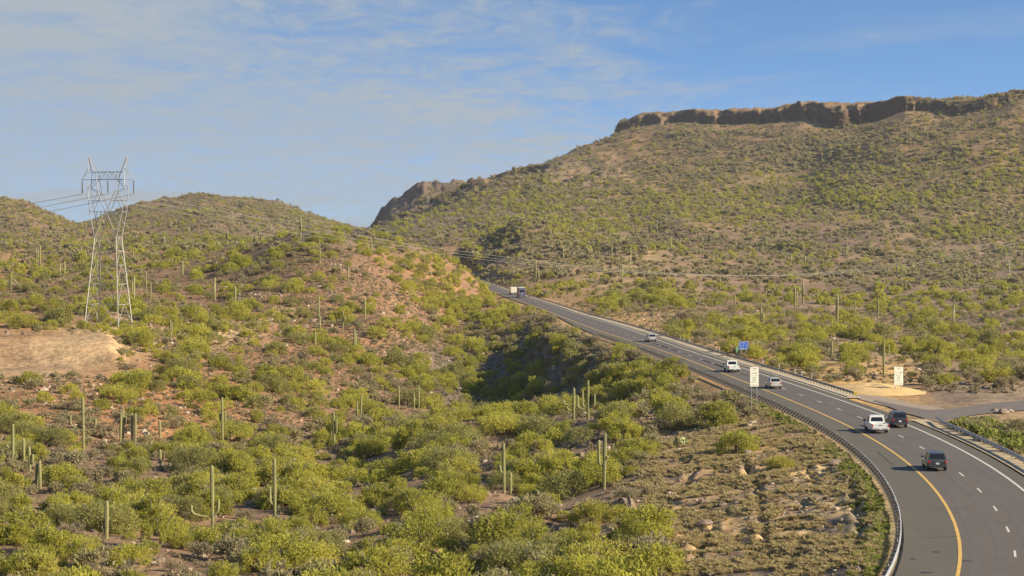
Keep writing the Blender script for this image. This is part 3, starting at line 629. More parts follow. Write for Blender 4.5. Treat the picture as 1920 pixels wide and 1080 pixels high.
def vehicle(kind, X_, Y_, paint, label, cat, L=4.7, W_=1.88, H_=1.75, glint=False, name=None):
    dx = float(np.gradient(xy_(np.array([Y_-3, Y_, Y_+3])), 3)[1]); rz = -math.atan(dx)
    root = empty(name or {'suv': 'sport_utility_car', 'hatch': 'hatchback_car', 'pickup': 'pickup_truck'}[kind], (X_, Y_, .02), rz, label, cat)
    w = W_/2; zb = .28; belt = H_*.60
    bm = bmesh.new()
    if kind in ('suv', 'hatch'):
        loft(bm, [(0, section(w*.86, w*.88, zb+.18, belt-.12)), (.12, section(w*.94, w*.94, zb+.05, belt)), (.5, section(w, w*.965, zb, belt)), (L*.5, section(w, w*.965, zb, belt)), (L*.68, section(w, w*.96, zb, belt-.02)), (L*.74, section(w, w*.92, zb, belt-.10)), (L*.93, section(w*.96, w*.82, zb+.02, belt-.22)), (L, section(w*.80, w*.66, zb+.12, belt-.38))])
        sl = .12 if kind == 'suv' else .45
        wt = w*.72
        cab = [(.10, wt+.12, belt-.02, .02), (.10+sl*.6+.12, wt+.02, H_-.03, 0), (1.3, wt+.02, H_, 0), (L*.5, wt, H_-.03, 0), (L*.56, wt-.02, H_-.09, 0), (L*.745, wt+.10, belt-.02, 0)]
        # greenhouse as its own loft: lower ring on the belt, upper ring is the roof
        lo = [(-w*.93, .10), (w*.93, .10), (w*.955, L*.5), (w*.90, L*.745), (-w*.90, L*.745), (-w*.955, L*.5)]
        hi = [(-wt, .28+sl), (wt, .28+sl), (wt+.02, L*.47), (wt-.06, L*.57), (-wt+.06, L*.57), (-wt-.02, L*.47)]
        A_ = [bm.verts.new((x, y, belt-.03)) for x, y in lo]; B_ = [bm.verts.new((x, y, H_-(.05 if q > 2 or q < 2 else .0)-(.05 if y > L*.5 else 0))) for q, (x, y) in enumerate(hi)]
        top = [bm.verts.new((x*.86, .08+y*.97, H_+.005)) for x, y in hi]
        for q in range(6):
            bm.faces.new((A_[q], A_[(q+1) % 6], B_[(q+1) % 6], B_[q])); bm.faces.new((B_[q], B_[(q+1) % 6], top[(q+1) % 6], top[q]))
        bm.faces.new(top)
        lerp = lambda p, q, f: Vector(p)*(1-f)+Vector(q)*f
        def pan(nm, i, j, f0, f1, e0, e1, off):
            a0 = A_[i].co; a1 = A_[j].co; b0 = B_[i].co; b1 = B_[j].co
            p00 = lerp(lerp(a0, a1, e0), lerp(b0, b1, e0), f0); p10 = lerp(lerp(a0, a1, e1), lerp(b0, b1, e1), f0)
            p11 = lerp(lerp(a0, a1, e1), lerp(b0, b1, e1), f1); p01 = lerp(lerp(a0, a1, e0), lerp(b0, b1, e0), f1)
            return nm, [p00, p10, p11, p01]
        glass = [pan('rear_window', 0, 1, .22, .88, .07, .93, 0), pan('windshield', 3, 4, .12, .92, .05, .95, 0)]
        for i, j in ((1, 2), (5, 0)):
            glass += [pan('side_window', i, j, .2, .88, .10, .47, 0), pan('side_window', i, j, .2, .88, .52, .95, 0)]
        glass += [pan('side_window', 2, 3, .2, .86, .06, .70, 0), pan('side_window', 4, 5, .2, .86, .30, .94, 0)]
        glass = [(nm, [Vector(v) for v in ps]) for nm, ps in glass]
        mk('body', bm_mesh(bm, 'body', paint, 35), root)
        for nm, ps in glass: mk(nm, quadpanel(ps, .012, nm, M_glass), root)
        bm = bmesh.new(); box(bm, (0, .0, zb+.22), (W_*.90, .22, .22), bev=.05); mk('bumper', bm_mesh(bm, 'bumper', M_trim if kind == 'suv' else paint), root)
        bm = bmesh.new(); box(bm, (0, -.02, zb+.12), (W_*.55, .16, .06), bev=.02); mk('skid_plate', bm_mesh(bm, 'skid_plate', M_chrome), root)
        bm = bmesh.new(); box(bm, (0, -.02, belt-.30), (.34, .02, .17)); mk('license_plate', bm_mesh(bm, 'plate', M_plate), root)
        for s_ in (-1, 1):
            bm = bmesh.new(); box(bm, (s_*(w*.80), .05, belt-.16), (.20, .14, .26), bev=.03); mk('tail_light', bm_mesh(bm, 'tail_light', M_tail), root)
            bm = bmesh.new(); box(bm, (s_*(w+.10), L*.66, belt+.04), (.22, .12, .17), bev=.04); mk('side_mirror', bm_mesh(bm, 'side_mirror', paint), root)
            bm = bmesh.new(); tube(bm, [(s_*(wt-.05), .75, H_+.05), (s_*(wt-.05), L*.46, H_+.05)], .02, 6); mk('roof_rail', bm_mesh(bm, 'roof_rail', M_chrome if kind == 'suv' else M_trim), root)
            bm = bmesh.new(); box(bm, (s_*w*.72, L-.10, belt-.36), (.36, .16, .15), bev=.04); mk('headlight', bm_mesh(bm, 'headlight', M_plate), root)
        wheels(root, W_, (L*.19, L*.80), .36 if kind == 'suv' else .33)
    else:
        bedz = 1.12; zb = .42
        cab0 = L*.40; cab1 = L*.72
        loft(bm, [(cab0-.03, section(w, w*.97, zb, bedz)), (L*.7, section(w, w*.97, zb, bedz)), (L*.76, section(w, w*.93, zb, bedz-.03)), (L*.95, section(w*.97, w*.85, zb+.02, bedz-.10)), (L, section(w*.86, w*.78, zb+.12, bedz-.2))])
        mk('body', bm_mesh(bm, 'body', paint, 35), root)
        bm = bmesh.new(); wt = w*.80
        lo = [(-w*.94, cab0), (w*.94, cab0), (w*.94, cab1-.2), (w*.90, cab1+.12), (-w*.90, cab1+.12), (-w*.94, cab1-.2)]
        hi = [(-wt, cab0+.12), (wt, cab0+.12), (wt, cab1-.55), (wt-.06, cab1-.42), (-wt+.06, cab1-.42), (-wt, cab1-.55)]
        A_ = [bm.verts.new((x, y, bedz-.03)) for x, y in lo]; B_ = [bm.verts.new((x, y, H_-.07)) for x, y in hi]; top = [bm.verts.new((x*.88, (y-cab0)*.94+cab0+.05, H_)) for x, y in hi]
        for q in range(6):
            bm.faces.new((A_[q], A_[(q+1) % 6], B_[(q+1) % 6], B_[q])); bm.faces.new((B_[q], B_[(q+1) % 6], top[(q+1) % 6], top[q]))
        bm.faces.new(top); bm.faces.new(A_[::-1])
        def lp_(i, j, e, f): return A_[i].co.lerp(A_[j].co, e).lerp(B_[i].co.lerp(B_[j].co, e), f)
        gl_ = [('rear_window', [lp_(0, 1, .1, .18), lp_(0, 1, .9, .18), lp_(0, 1, .88, .86), lp_(0, 1, .12, .86)]), ('windshield', [lp_(3, 4, .05, .1), lp_(3, 4, .95, .1), lp_(3, 4, .95, .92), lp_(3, 4, .05, .92)])]
        for i, j in ((1, 2), (5, 0)):
            gl_ += [('side_window', [lp_(i, j, .08, .15), lp_(i, j, .46, .15), lp_(i, j, .46, .88), lp_(i, j, .08, .88)]), ('side_window', [lp_(i, j, .53, .15), lp_(i, j, .95, .15), lp_(i, j, .95, .88), lp_(i, j, .53, .88)])]
        gl_ = [(a_, [Vector(v) for v in b_]) for a_, b_ in gl_]
        mk('cab', bm_mesh(bm, 'cab', paint, 35), root)
        for nm, ps in gl_: mk(nm, quadpanel(ps, .012, nm, M_glass), root)
        bm = bmesh.new()
        for s_ in (-1, 1): box(bm, (s_*(w-.06), cab0/2, (zb+bedz)/2), (.12, cab0, bedz-zb), bev=.03)
        box(bm, (0, cab0/2, .66), (W_-.25, cab0-.04, .08)); box(bm, (0, cab0-.07, .9), (W_-.25, .05, .42)); mk('bed', bm_mesh(bm, 'bed', paint), root)
        bm = bmesh.new(); box(bm, (0, .02, .86), (W_-.16, .07, .54), bev=.03); mk('tailgate', bm_mesh(bm, 'tailgate', paint), root)
        bm = bmesh.new(); box(bm, (0, -.022, .97), (.34, .012, .07)); mk('tailgate_handle', bm_mesh(bm, 'handle', M_trim), root)
        bm = bmesh.new(); box(bm, (0, -.08, .52), (W_*.92, .18, .17), bev=.04); mk('bumper', bm_mesh(bm, 'bumper', M_chrome), root)
        bm = bmesh.new(); box(bm, (0, -.175, .54), (.32, .02, .15)); mk('license_plate', bm_mesh(bm, 'plate', M_plate), root)
        bm = bmesh.new(); box(bm, (0, cab0*.5, .40), (W_*.8, cab0*.9, .12)); box(bm, (0, L*.6, .42), (W_*.8, L*.5, .12)); mk('chassis', bm_mesh(bm, 'chassis', M_trim), root)
        for s_ in (-1, 1):
            bm = bmesh.new(); box(bm, (s_*(w-.06), -.008, .93), (.13, .09, .36), bev=.02); mk('tail_light', bm_mesh(bm, 'tail_light', M_tail), root)
            bm = bmesh.new(); box(bm, (s_*(w+.16), cab1-.12, bedz+.10), (.26, .12, .26), bev=.04); mk('side_mirror', bm_mesh(bm, 'side_mirror', M_trim), root)
            bm = bmesh.new(); box(bm, (s_*w*.78, L-.07, bedz-.33), (.3, .14, .2), bev=.04); mk('headlight', bm_mesh(bm, 'headlight', M_plate), root)
        wheels(root, W_, (L*.20, L*.81), .40, .28)
    return root
WP = carpaint('white_car_paint', (.72, .73, .68), 0, .4); 
vehicle('suv', 41.15, 195.5, carpaint('slate_car_paint', (.055, .065, .072)), 'dark slate sport utility car nearest the camera in the left lane', 'car', 4.75, 1.95, 1.78)
vehicle('pickup', 42.55, 233.5, WP, 'white pickup truck beside a dark car in the left lane', 'pickup truck', 5.7, 2.0, 1.88)
vehicle('suv', 46.15, 240.5, carpaint('black_car_paint', (.035, .037, .046)), 'blackish sport utility car in the right lane next to the white pickup', 'car', 4.9, 1.97, 1.85)
vehicle('hatch', 39.6, 303.5, carpaint('silver_tan_paint', (.52, .50, .42)), 'pale silver hatchback just past the tall white sign', 'car', 4.5, 1.86, 1.62)
vehicle('pickup', 37.45, 340.5, WP, 'white pickup truck left of the tall white sign, level with the blue sign', 'pickup truck', 5.7, 2.02, 1.9)
vehicle('suv', 30.6, 441, carpaint('silver_paint', (.42, .45, .46)), 'silver sport utility car alone far up the right lane', 'car', 4.8, 1.92, 1.78)
def bigbox(name, X_, Y_, L, W_, H_, boxm, roofm, cabm, label, cat, cabover):
    dx = float(np.gradient(xy_(np.array([Y_-3, Y_, Y_+3])), 3)[1]); root = empty(name, (X_, Y_, .02), -math.atan(dx), label, cat)
    z0 = .75; bl = L-1.9
    bm = bmesh.new(); box(bm, (0, bl/2, (z0+H_)/2), (W_, bl, H_-z0), bev=.05); mk('body' if cabover else 'cargo_box', bm_mesh(bm, 'cargo_box', boxm), root)
    bm = bmesh.new(); box(bm, (0, bl/2+(.7 if cabover else 0), H_+.04), (W_+.06, bl+(1.5 if cabover else .06), .09), bev=.03)
    if cabover: box(bm, (0, bl*.35, H_+.2), (.7, 1.0, .25), bev=.05); box(bm, (0, bl*.7, H_+.15), (.5, .5, .16), bev=.04)
    mk('roof', bm_mesh(bm, 'roof', roofm), root)
    bm = bmesh.new(); loft(bm, [(bl, section(W_/2*.92, W_/2*.88, .5, H_*.72)), (bl+1.0, section(W_/2*.92, W_/2*.85, .5, H_*.70)), (bl+1.35, section(W_/2*.92, W_/2*.85, .5, 1.35)), (L, section(W_/2*.85, W_/2*.8, .55, 1.2))]); mk('cab', bm_mesh(bm, 'cab', cabm, 35), root)
    bm = bmesh.new(); box(bm, (0, bl/2, .62), (W_*.75, bl, .2)); mk('chassis', bm_mesh(bm, 'chassis', M_trim), root)
    bm = bmesh.new(); box(bm, (0, -.08, .62), (W_*.95, .14, .2), bev=.03); mk('bumper', bm_mesh(bm, 'bumper', M_chrome), root)
    for s_ in (-1, 1):
        bm = bmesh.new(); box(bm, (s_*(W_/2-.16), -.02, 1.0), (.16, .06, .28)); mk('tail_light', bm_mesh(bm, 'tail_light', M_tail), root)
        bm = bmesh.new(); box(bm, (s_*(W_/2+.2), bl+.8, H_*.5), (.2, .1, .4), bev=.03); mk('side_mirror', bm_mesh(bm, 'side_mirror', M_trim), root)
        if cabover:
            for y in (1.2, 3.0, 4.6):
                bm = bmesh.new(); box(bm, (s_*W_/2, y, H_*.66), (.03, 1.0, .55)); mk('side_window', bm_mesh(bm, 'window', M_glass), root)
        bm = bmesh.new(); box(bm, (s_*(W_/2*.90), bl+.55, H_*.55), (.04, .6, .45)); mk('cab_window', bm_mesh(bm, 'window', M_glass), root)
    bm = bmesh.new()
    if cabover: box(bm, (0, -.02, H_*.68), (W_*.6, .04, .7), bev=.01); mk('rear_window', bm_mesh(bm, 'rear_window', M_glass), root); bm = bmesh.new(); box(bm, (0, -.03, 1.5), (.5, .04, .3)); mk('ladder_panel', bm_mesh(bm, 'panel', M_plate), root)
    else: box(bm, (0, -.03, (z0+H_)/2), (W_*.86, .05, H_-z0-.3), bev=.01); mk('roller_door', bm_mesh(bm, 'door', boxm), root)
    wheels(root, W_, (bl*.28, L-1.0), .46, .3)
CREAM = plain('cream_panel', (.74, .70, .56), .55, var=.03)
bigbox('box_truck', float(xy_(816))+4.7, 816, 7.2, 2.45, 3.0, CREAM, CREAM, WP, 'cream box truck ahead of the motorhome at the far bend', 'truck', False)
bigbox('motorhome', float(xy_(778))+4.9, 776, 9.2, 2.6, 3.7, plain('dark_blue_panel', (.10, .10, .17), .5), plain('pale_roof', (.58, .64, .70), .5), plain('rv_cab', (.12, .12, .18), .5), 'dark blue motorhome with a pale roof, farthest big vehicle behind the box truck', 'motorhome', True)

# ------------------------------------------------------------------ transmission towers and lines
M_lat = plain('tower_steel', (.37, .365, .335), .6, metal=.15, var=.15, scale=.3); M_ins = plain('insulator', (.10, .10, .10), .5)
def tower(X_, Y_, zg, s, rz, label, parts=True):
    root = empty('transmission_tower', (X_, Y_, zg), rz, label, 'pylon'); joined = bmesh.new()
    def mem(p, q, nm='brace', th=.16):
        p = Vector(p)*s; q = Vector(q)*s; d = q-p; L = d.length; th *= s*.60
        rot = d.to_track_quat('Z', 'Y').to_matrix()
        if parts:
            bm = bmesh.new(); box(bm, (0, 0, 0), (th, th, L), rot=rot); o_ = mk(nm, bm_mesh(bm, nm, M_lat), root, loc=(p+q)/2)
        else: box(joined, (p+q)/2, (th, th, L), rot=rot)
    def hw(z):   # body half width below the waist: x and y
        f = z/20.4; return 4.3*(1-f)+2.75*f, 3.8*(1-f)+1.5*f
    lv = [0, 4.5, 9.3, 13.8, 17.2, 20.4]
    for sx_ in (-1, 1):
        for sy_ in (-1, 1):
            a0, b0 = hw(-1.5); a1, b1 = hw(20.4); mem((sx_*a0, sy_*b0, -1.5), (sx_*a1, sy_*b1, 20.4), 'leg', .30)
    for i, (z0, z1) in enumerate(zip(lv[:-1], lv[1:])):
        a0, b0 = hw(z0); a1, b1 = hw(z1)
        for sy_ in (-1, 1):
            mem((-a1, sy_*b1, z1), (a1, sy_*b1, z1), 'strut', .18); mem((-a0, sy_*b0, z0), (0, sy_*b1, z1)); mem((a0, sy_*b0, z0), (0, sy_*b1, z1))
        for sx_ in (-1, 1):
            mem((sx_*a1, -b1, z1), (sx_*a1, b1, z1), 'strut', .16); mem((sx_*a0, -b0, z0), (sx_*a1, 0, z1)); mem((sx_*a0, b0, z0), (sx_*a1, 0, z1))
    for sy_ in (-1, 1):
        y0, y1, y2, y3 = sy_*1.5, sy_*1.2, sy_*1.0, sy_*.8
        for sx_ in (-1, 1):
            mem((sx_*2.75, y0, 20.4), (sx_*4.2, y1, 26.4), 'arm_member', .24); mem((sx_*2.75, y0, 20.4), (sx_*.15, y1, 26.4), 'arm_member', .24)
            mem((sx_*4.2, y1, 26.4), (sx_*4.8, y2, 32), 'arm_member', .2); mem((sx_*4.8, y2, 32), (sx_*4.4, y3, 35.8), 'arm_member', .2)
            mem((sx_*.15, y1, 26.4), (sx_*2.1, y2, 31), 'arm_member', .22); mem((sx_*2.1, y2, 31), (sx_*2.8, y3, 35.8), 'arm_member', .2)
            mem((sx_*4.2, y1, 26.4), (sx_*2.1, y2, 31)); mem((sx_*2.1, y2, 31), (sx_*4.8, y2, 32)); mem((sx_*2.6, y3, 34), (sx_*4.8, y2, 32)); mem((sx_*1.5, y1, 29), (sx_*4.5, y1, 29))
            mem((sx_*2.3, y1, 23.4), (sx_*3.5, y1, 23.4)); mem((sx_*1.5, y1, 23.4), (sx_*2.6, y1, 26.4)); mem((sx_*3.5, y1, 23.4), (sx_*2.2, y1, 26.4))
            mem((sx_*4.6, y3, 34), (sx_*6.7, 0, 34), 'crossarm', .2); mem((sx_*4.6, y3, 36.6), (sx_*6.7, 0, 34), 'crossarm', .16)
            mem((sx_*4.5, y3, 35.8), (sx_*5.0, 0, 39.6), 'peak', .18); mem((sx_*3.0, y3, 35.8), (sx_*5.0, 0, 39.6), 'peak', .18)
        mem((-4.2, y1, 26.4), (4.2, y1, 26.4), 'strut', .2); mem((-4.6, y3, 34), (4.6, y3, 34), 'bridge_chord', .24); mem((-4.4, y3, 35.8), (4.4, y3, 35.8), 'bridge_chord', .2)
        for k in range(6): mem((-3+k, y3, 34 if k % 2 else 35.8), (-2+k, y3, 35.8 if k % 2 else 34), 'bridge_brace', .12)
    for z, x in ((26.4, 4.2), (32, 4.8), (35.8, 4.4), (34, 4.6)):
        for sx_ in (-1, 1): mem((sx_*x, -1.1, z), (sx_*x, 1.1, z), 'strut', .14)
    bm = bmesh.new()
    for k in range(14): bmesh.ops.create_cone(bm, cap_ends=True, segments=10, radius1=.20*s, radius2=.08*s, depth=.16*s, matrix=Matrix.Translation((0, 0, -(.35+.2*k)*s)))
    tube(bm, [(0, 0, 0), (0, 0, -3.3*s)], .05*s, 5); im = bm_mesh(bm, 'insulator', M_ins)
    att = []
    for x in (-6.6, 0, 6.6):
        mk('insulator', im, root, loc=(x*s, 0, 33.9*s)); c_ = math.cos(rz); att.append(Vector((X_+x*s*c_, Y_+x*s*math.sin(rz), zg+30.6*s)))
    for x in (-5, 5): att.append(Vector((X_+x*s*math.cos(rz), Y_+x*s*math.sin(rz), zg+39.5*s)))
    if not parts: o_ = mk('lattice', bm_mesh(joined, 'lattice', M_lat), root)
    else: joined.free()
    return att
tx, ty = (203-UC)/F*480, 480.0
tz = zof(0, 606, 480)
A1 = tower(tx, ty, tz, 1.0, math.radians(-14), 'large grey lattice pylon with two peaks standing on the scrub at left')
tx2, ty2, tz2 = ground_at(1887, 520); s2 = (zof(0, 455, ty2)-tz2)/39.6; print('TOWER2', tx2, ty2, tz2, s2)
A2 = tower(tx2, ty2, tz2, s2, math.radians(-20), 'faint distant lattice pylon low on the mesa slope at far right', parts=False)
M_wire = plain('conductor', (.34, .33, .29), .5, metal=.2)
def wire(p, q, sag, rad, label, nm='power_line', cat='power line', twin=False):
    bm = bmesh.new(); n_ = 64
    for off_ in ((-.25, .25) if twin else (0,)):
        tube(bm, [(0, 0, 0) if False else p.lerp(q, k/n_)+Vector((off_, 0, -4*sag*(k/n_)*(1-k/n_))) for k in range(n_+1)], rad, 4)
    o_ = mk(nm, bm_mesh(bm, nm, M_wire)); tag(o_, label, cat, 'conductors of the transmission line'); return o_
A0 = [Vector((tx-270+6*k, 820+4*k, 34)) for k in (-1, 0, 1)]
B2 = [Vector((401+8*k, 1400+3*k, 45)) for k in (-1, 0, 1)]
posn = ('left', 'middle', 'right')
for k in range(3):
    wire(A1[k], B2[k], 32.0, .035, f'cable sagging right across the valley from the {posn[k]} insulator of the near pylon')
    wire(A0[k]+Vector((0, 0, 4*(1-k))), A1[k], 9.0, .05, f'cable running off to the left from the {posn[k]} insulator of the near pylon')

# ------------------------------------------------------------------ plant meshes
def leaf_cloud(name, lobes, nq, size, m, seed, flat=.62, shell=.4, long=1.7):
    r_ = np.random.default_rng(seed); lobes = np.array(lobes, float); vol = lobes[:, 3]*lobes[:, 4]*lobes[:, 5]; p = vol**.75; p /= p.sum()
    k = r_.choice(len(lobes), nq, p=p); d = r_.normal(size=(nq, 3)); d /= np.linalg.norm(d, axis=1)[:, None]
    rad = (shell+(1-shell)*r_.random(nq)**.6)*(1+.22*r_.normal(size=nq)*.6); c_ = lobes[k, :3]+d*lobes[k, 3:6]*rad[:, None]
    c_[:, 2] = np.maximum(c_[:, 2], .05)
    up = d*np.array([.8, .8, .35])+r_.normal(size=(nq, 3))*.55; up[:, 2] += .45; t1 = up/np.linalg.norm(up, axis=1)[:, None]
    t2 = np.cross(t1, r_.normal(size=(nq, 3))); t2 /= np.linalg.norm(t2, axis=1)[:, None]
    s_ = size*(.6+.8*r_.random(nq))[:, None]; a_ = t1*s_*long; b_ = t2*s_*flat
    q = np.stack([c_-a_, c_-a_*.1-b_, c_+a_, c_-a_*.1+b_], 1).reshape(-1, 3)
    f = np.arange(nq*4).reshape(-1, 4); me = mesh_np(name, q, f); me.materials.append(m); return me
def pv_lobes(seed, wd=2.6, ht=3.6, nl=15):
    r_ = np.random.default_rng(seed); L = []; ax = r_.uniform(-.3, .3); sq = r_.uniform(.75, 1.0)
    for k in range(nl):
        a_ = 2*math.pi*(k*.382+r_.random()*.15); rr = wd*.80*math.sqrt((k+.3)/nl); z = ht*(.74-.40*(rr/wd)**1.4)*r_.uniform(.70, 1.15)
        sz = wd*r_.uniform(.20, .40); L.append((rr*math.cos(a_)+ax, rr*math.sin(a_)*sq, z, sz, sz, sz*r_.uniform(.6, 1.1)))
    for k in range(10):
        a_ = r_.random()*6.28; L.append((wd*.8*math.cos(a_), wd*.8*math.sin(a_)*sq, ht*r_.uniform(.10, .32), wd*.26, wd*.26, ht*.15))
    return L
def trunk_mesh(seed, wd, ht, m, n_=5):
    r_ = random.Random(seed); bm = bmesh.new()
    for k in range(n_):
        a_ = k*2*math.pi/n_+r_.random()*.7; p = Vector((.08*math.cos(a_), .08*math.sin(a_), -.3)); pts = [p]; q = p.copy()
        for j in range(1, 5):
            q = Vector((math.cos(a_)*wd*.68*(j/4)**1.25, math.sin(a_)*wd*.68*(j/4)**1.25, ht*.85*(j/4)**.85))+Vector((r_.uniform(-.12, .12), r_.uniform(-.12, .12), 0)); pts.append(q)
        tube(bm, pts, [.11, .085, .065, .045, .02], 5)
        for j in (2, 3):
            b0 = pts[j]; b1 = b0+Vector((r_.uniform(-.5, .5), r_.uniform(-.5, .5), r_.uniform(.3, .7)))*ht*.22; tube(bm, [b0, (b0+b1)/2+Vector((0, 0, .05)), b1], [.045, .03, .012], 4)
    return bm_mesh(bm, 'trunk', m)
PV = []
for k in range(7):
    wd = 2.1+.35*(k % 3); ht = 2.7+.4*(k % 4); PV.append((leaf_cloud('crown', pv_lobes(100+k, wd, ht, 11+k % 5), 3600, .072, (M_pv, M_pv, M_mes, M_pv, M_gold, M_pv, M_pv)[k], 200+k), trunk_mesh(k, wd, ht, M_bark), wd, ht))
SH = []
for k in range(5):
    r_ = np.random.default_rng(300+k); L = [(.45*math.cos(a_)*r_.random(), .45*math.sin(a_)*r_.random(), .45+.25*r_.random(), .42, .42, .34) for a_ in np.linspace(0, 6, 7)]
    SH.append((leaf_cloud('foliage', L, 620, .05, M_shrub, 320+k, shell=.2), 1.0, .95))
PVF = [leaf_cloud('pv_far', pv_lobes(400+k, 2.4, 3.2, 9), 300, .24, (M_pv, M_pv, M_mes, M_pv, M_pv)[k], 420+k) for k in range(5)]
PVM = [leaf_cloud('pv_mid', pv_lobes(430+k, 2.4, 3.2, 11), 1200, .115, (M_pv, M_pv, M_mes, M_pv, M_pv)[k], 440+k) for k in range(5)]
SHF = [leaf_cloud('sh_far', [(0, 0, .45, .6, .6, .4), (.4, .2, .35, .4, .4, .3)], 70, .17, M_shrub, 460+k, shell=.3) for k in range(4)]
SHM = [leaf_cloud('sh_mid', [(0, 0, .5, .55, .55, .4), (.4, .2, .35, .4, .4, .3), (-.3, -.3, .4, .4, .35, .3)], 260, .07, M_shrub, 470+k, shell=.2) for k in range(4)]
TU = [leaf_cloud('tuft', [(0, 0, .14, .26, .26, .18)], 42, .07, M_tuft, 480+k, shell=.2) for k in range(4)]
def grass_mesh(name, m, seed, n_=46, h=.38):
    r_ = random.Random(seed); bm = bmesh.new()
    for k in range(n_):
        a_ = r_.random()*6.28; rr = r_.random()*.10; x, y = math.cos(a_)*rr, math.sin(a_)*rr; hh = h*r_.uniform(.5, 1); le = r_.uniform(.15, .75)
        p = Vector((x, y, 0)); q = p+Vector((math.cos(a_)*le*hh, math.sin(a_)*le*hh, hh)); sd_ = Vector((-math.sin(a_), math.cos(a_), 0))*.018
        bm.faces.new([bm.verts.new(v_) for v_ in (p-sd_, p+sd_, (p+q)/2+sd_*1.3+Vector((0, 0, .05)), q, (p+q)/2-sd_*1.3+Vector((0, 0, .05)))])
    me = bpy.data.meshes.new(name); bm.to_mesh(me); bm.free(); me.materials.append(m); return me
GR = [grass_mesh('grass', M_grass, k) for k in range(3)]
WE = [leaf_cloud('weed', [(0, 0, .25, .35, .35, .28)], 110, .07, M_weed, 500+k, shell=.2) for k in range(3)]
def rock_mesh(seed, m):
    r_ = random.Random(seed); bm = bmesh.new(); bmesh.ops.create_icosphere(bm, subdivisions=2, radius=.5)
    sx_, sy_, sz_ = r_.uniform(.8, 1.3), r_.uniform(.7, 1.1), r_.uniform(.5, .8)
    for v_ in bm.verts:
        n_ = float(fbm(np.array([v_.co.x*2+seed*3.]), np.array([v_.co.y*2+v_.co.z*3.]), 1.0, 2, seed)[0]); v_.co *= 1+.5*n_; v_.co.x *= sx_; v_.co.y *= sy_; v_.co.z *= sz_
    return bm_mesh(bm, 'rock', m)
RK = [rock_mesh(k, M_rock if k % 2 else M_rock2) for k in range(6)]

# ------------------------------------------------------------------ saguaros
def rib_tube(bm, pts, rad, ribs=12):
    n_ = ribs*2; pts = [Vector(p) for p in pts]; rings = []; a_ = None
    for i, p in enumerate(pts):
        d = (pts[min(i+1, len(pts)-1)]-pts[max(i-1, 0)]).normalized()
        a_ = Vector((1, 0, 0)) if a_ is None and abs(d.x) < .9 else (Vector((0, 1, 0)) if a_ is None else a_); a_ = (a_-d*a_.dot(d)).normalized(); b_ = d.cross(a_)
        rings.append([bm.verts.new(p+(a_*math.cos(2*math.pi*k/n_)+b_*math.sin(2*math.pi*k/n_))*rad[i]*(1.0 if k % 2 else .82)) for k in range(n_)])
    for q in range(len(rings)-1):
        for k in range(n_): bm.faces.new((rings[q][k], rings[q][(k+1) % n_], rings[q+1][(k+1) % n_], rings[q+1][k]))
    bm.faces.new(rings[0][::-1]); bm.faces.new(rings[-1])
def col_pts(h, r, lean=(0, 0)):
    zs = [-.4, .1*h, .35*h, .6*h, .85*h, h-r*1.0, h-r*.45, h-r*.12, h]; rs = [.82*r, .88*r, .97*r, 1.05*r, 1.0*r, .92*r, .70*r, .40*r, .08*r]
    return [(lean[0]*z/h, lean[1]*z/h, z) for z in zs], rs
def saguaro(X_, Y_, zg, h, arms, label, group=None, r=None):
    r = r or (.17+.010*h); bm = bmesh.new(); p_, rs = col_pts(h, r, (random.uniform(-.15, .15), random.uniform(-.1, .1))); rib_tube(bm, p_, rs)
    o_ = mk('saguaro', bm_mesh(bm, 'saguaro', M_sag, 60), None, loc=(X_, Y_, zg)); tag(o_, label, 'cactus', group)
    for (side, z0, z1, reach) in arms:      # attach height fraction, tip height fraction, sideways reach
        bm = bmesh.new(); ar = r*.8; sx_ = side*reach; zb_ = z0*h; zt = z1*h; yj = random.uniform(-.2, .2)
        if zt > zb_: pts = [(0, 0, zb_), (sx_*.55, yj*.5, zb_+.02*h), (sx_*.88, yj, zb_+.05*h), (sx_, yj, zb_+.10*h)]+[(sx_*1.02, yj, zb_+.1*h+(zt-zb_-.1*h)*f) for f in (.35, .7, .92, .985, 1.0)]
        else: pts = [(0, 0, zb_), (sx_*.4, yj*.5, zb_+.01*h), (sx_*.7, yj, zb_+.3*(zt-zb_))]+[(sx_*(.7+.3*f), yj, zb_+(zt-zb_)*(.3+.7*f)) for f in (.3, .6, .8, .93, .98, 1.0)]
        rib_tube(bm, pts, [ar*.7, ar*.8, ar*.95, ar, ar, ar, ar*.9, ar*.6, ar*.15], 9); mk('arm', bm_mesh(bm, 'arm', M_sag, 60), o_)
    return o_
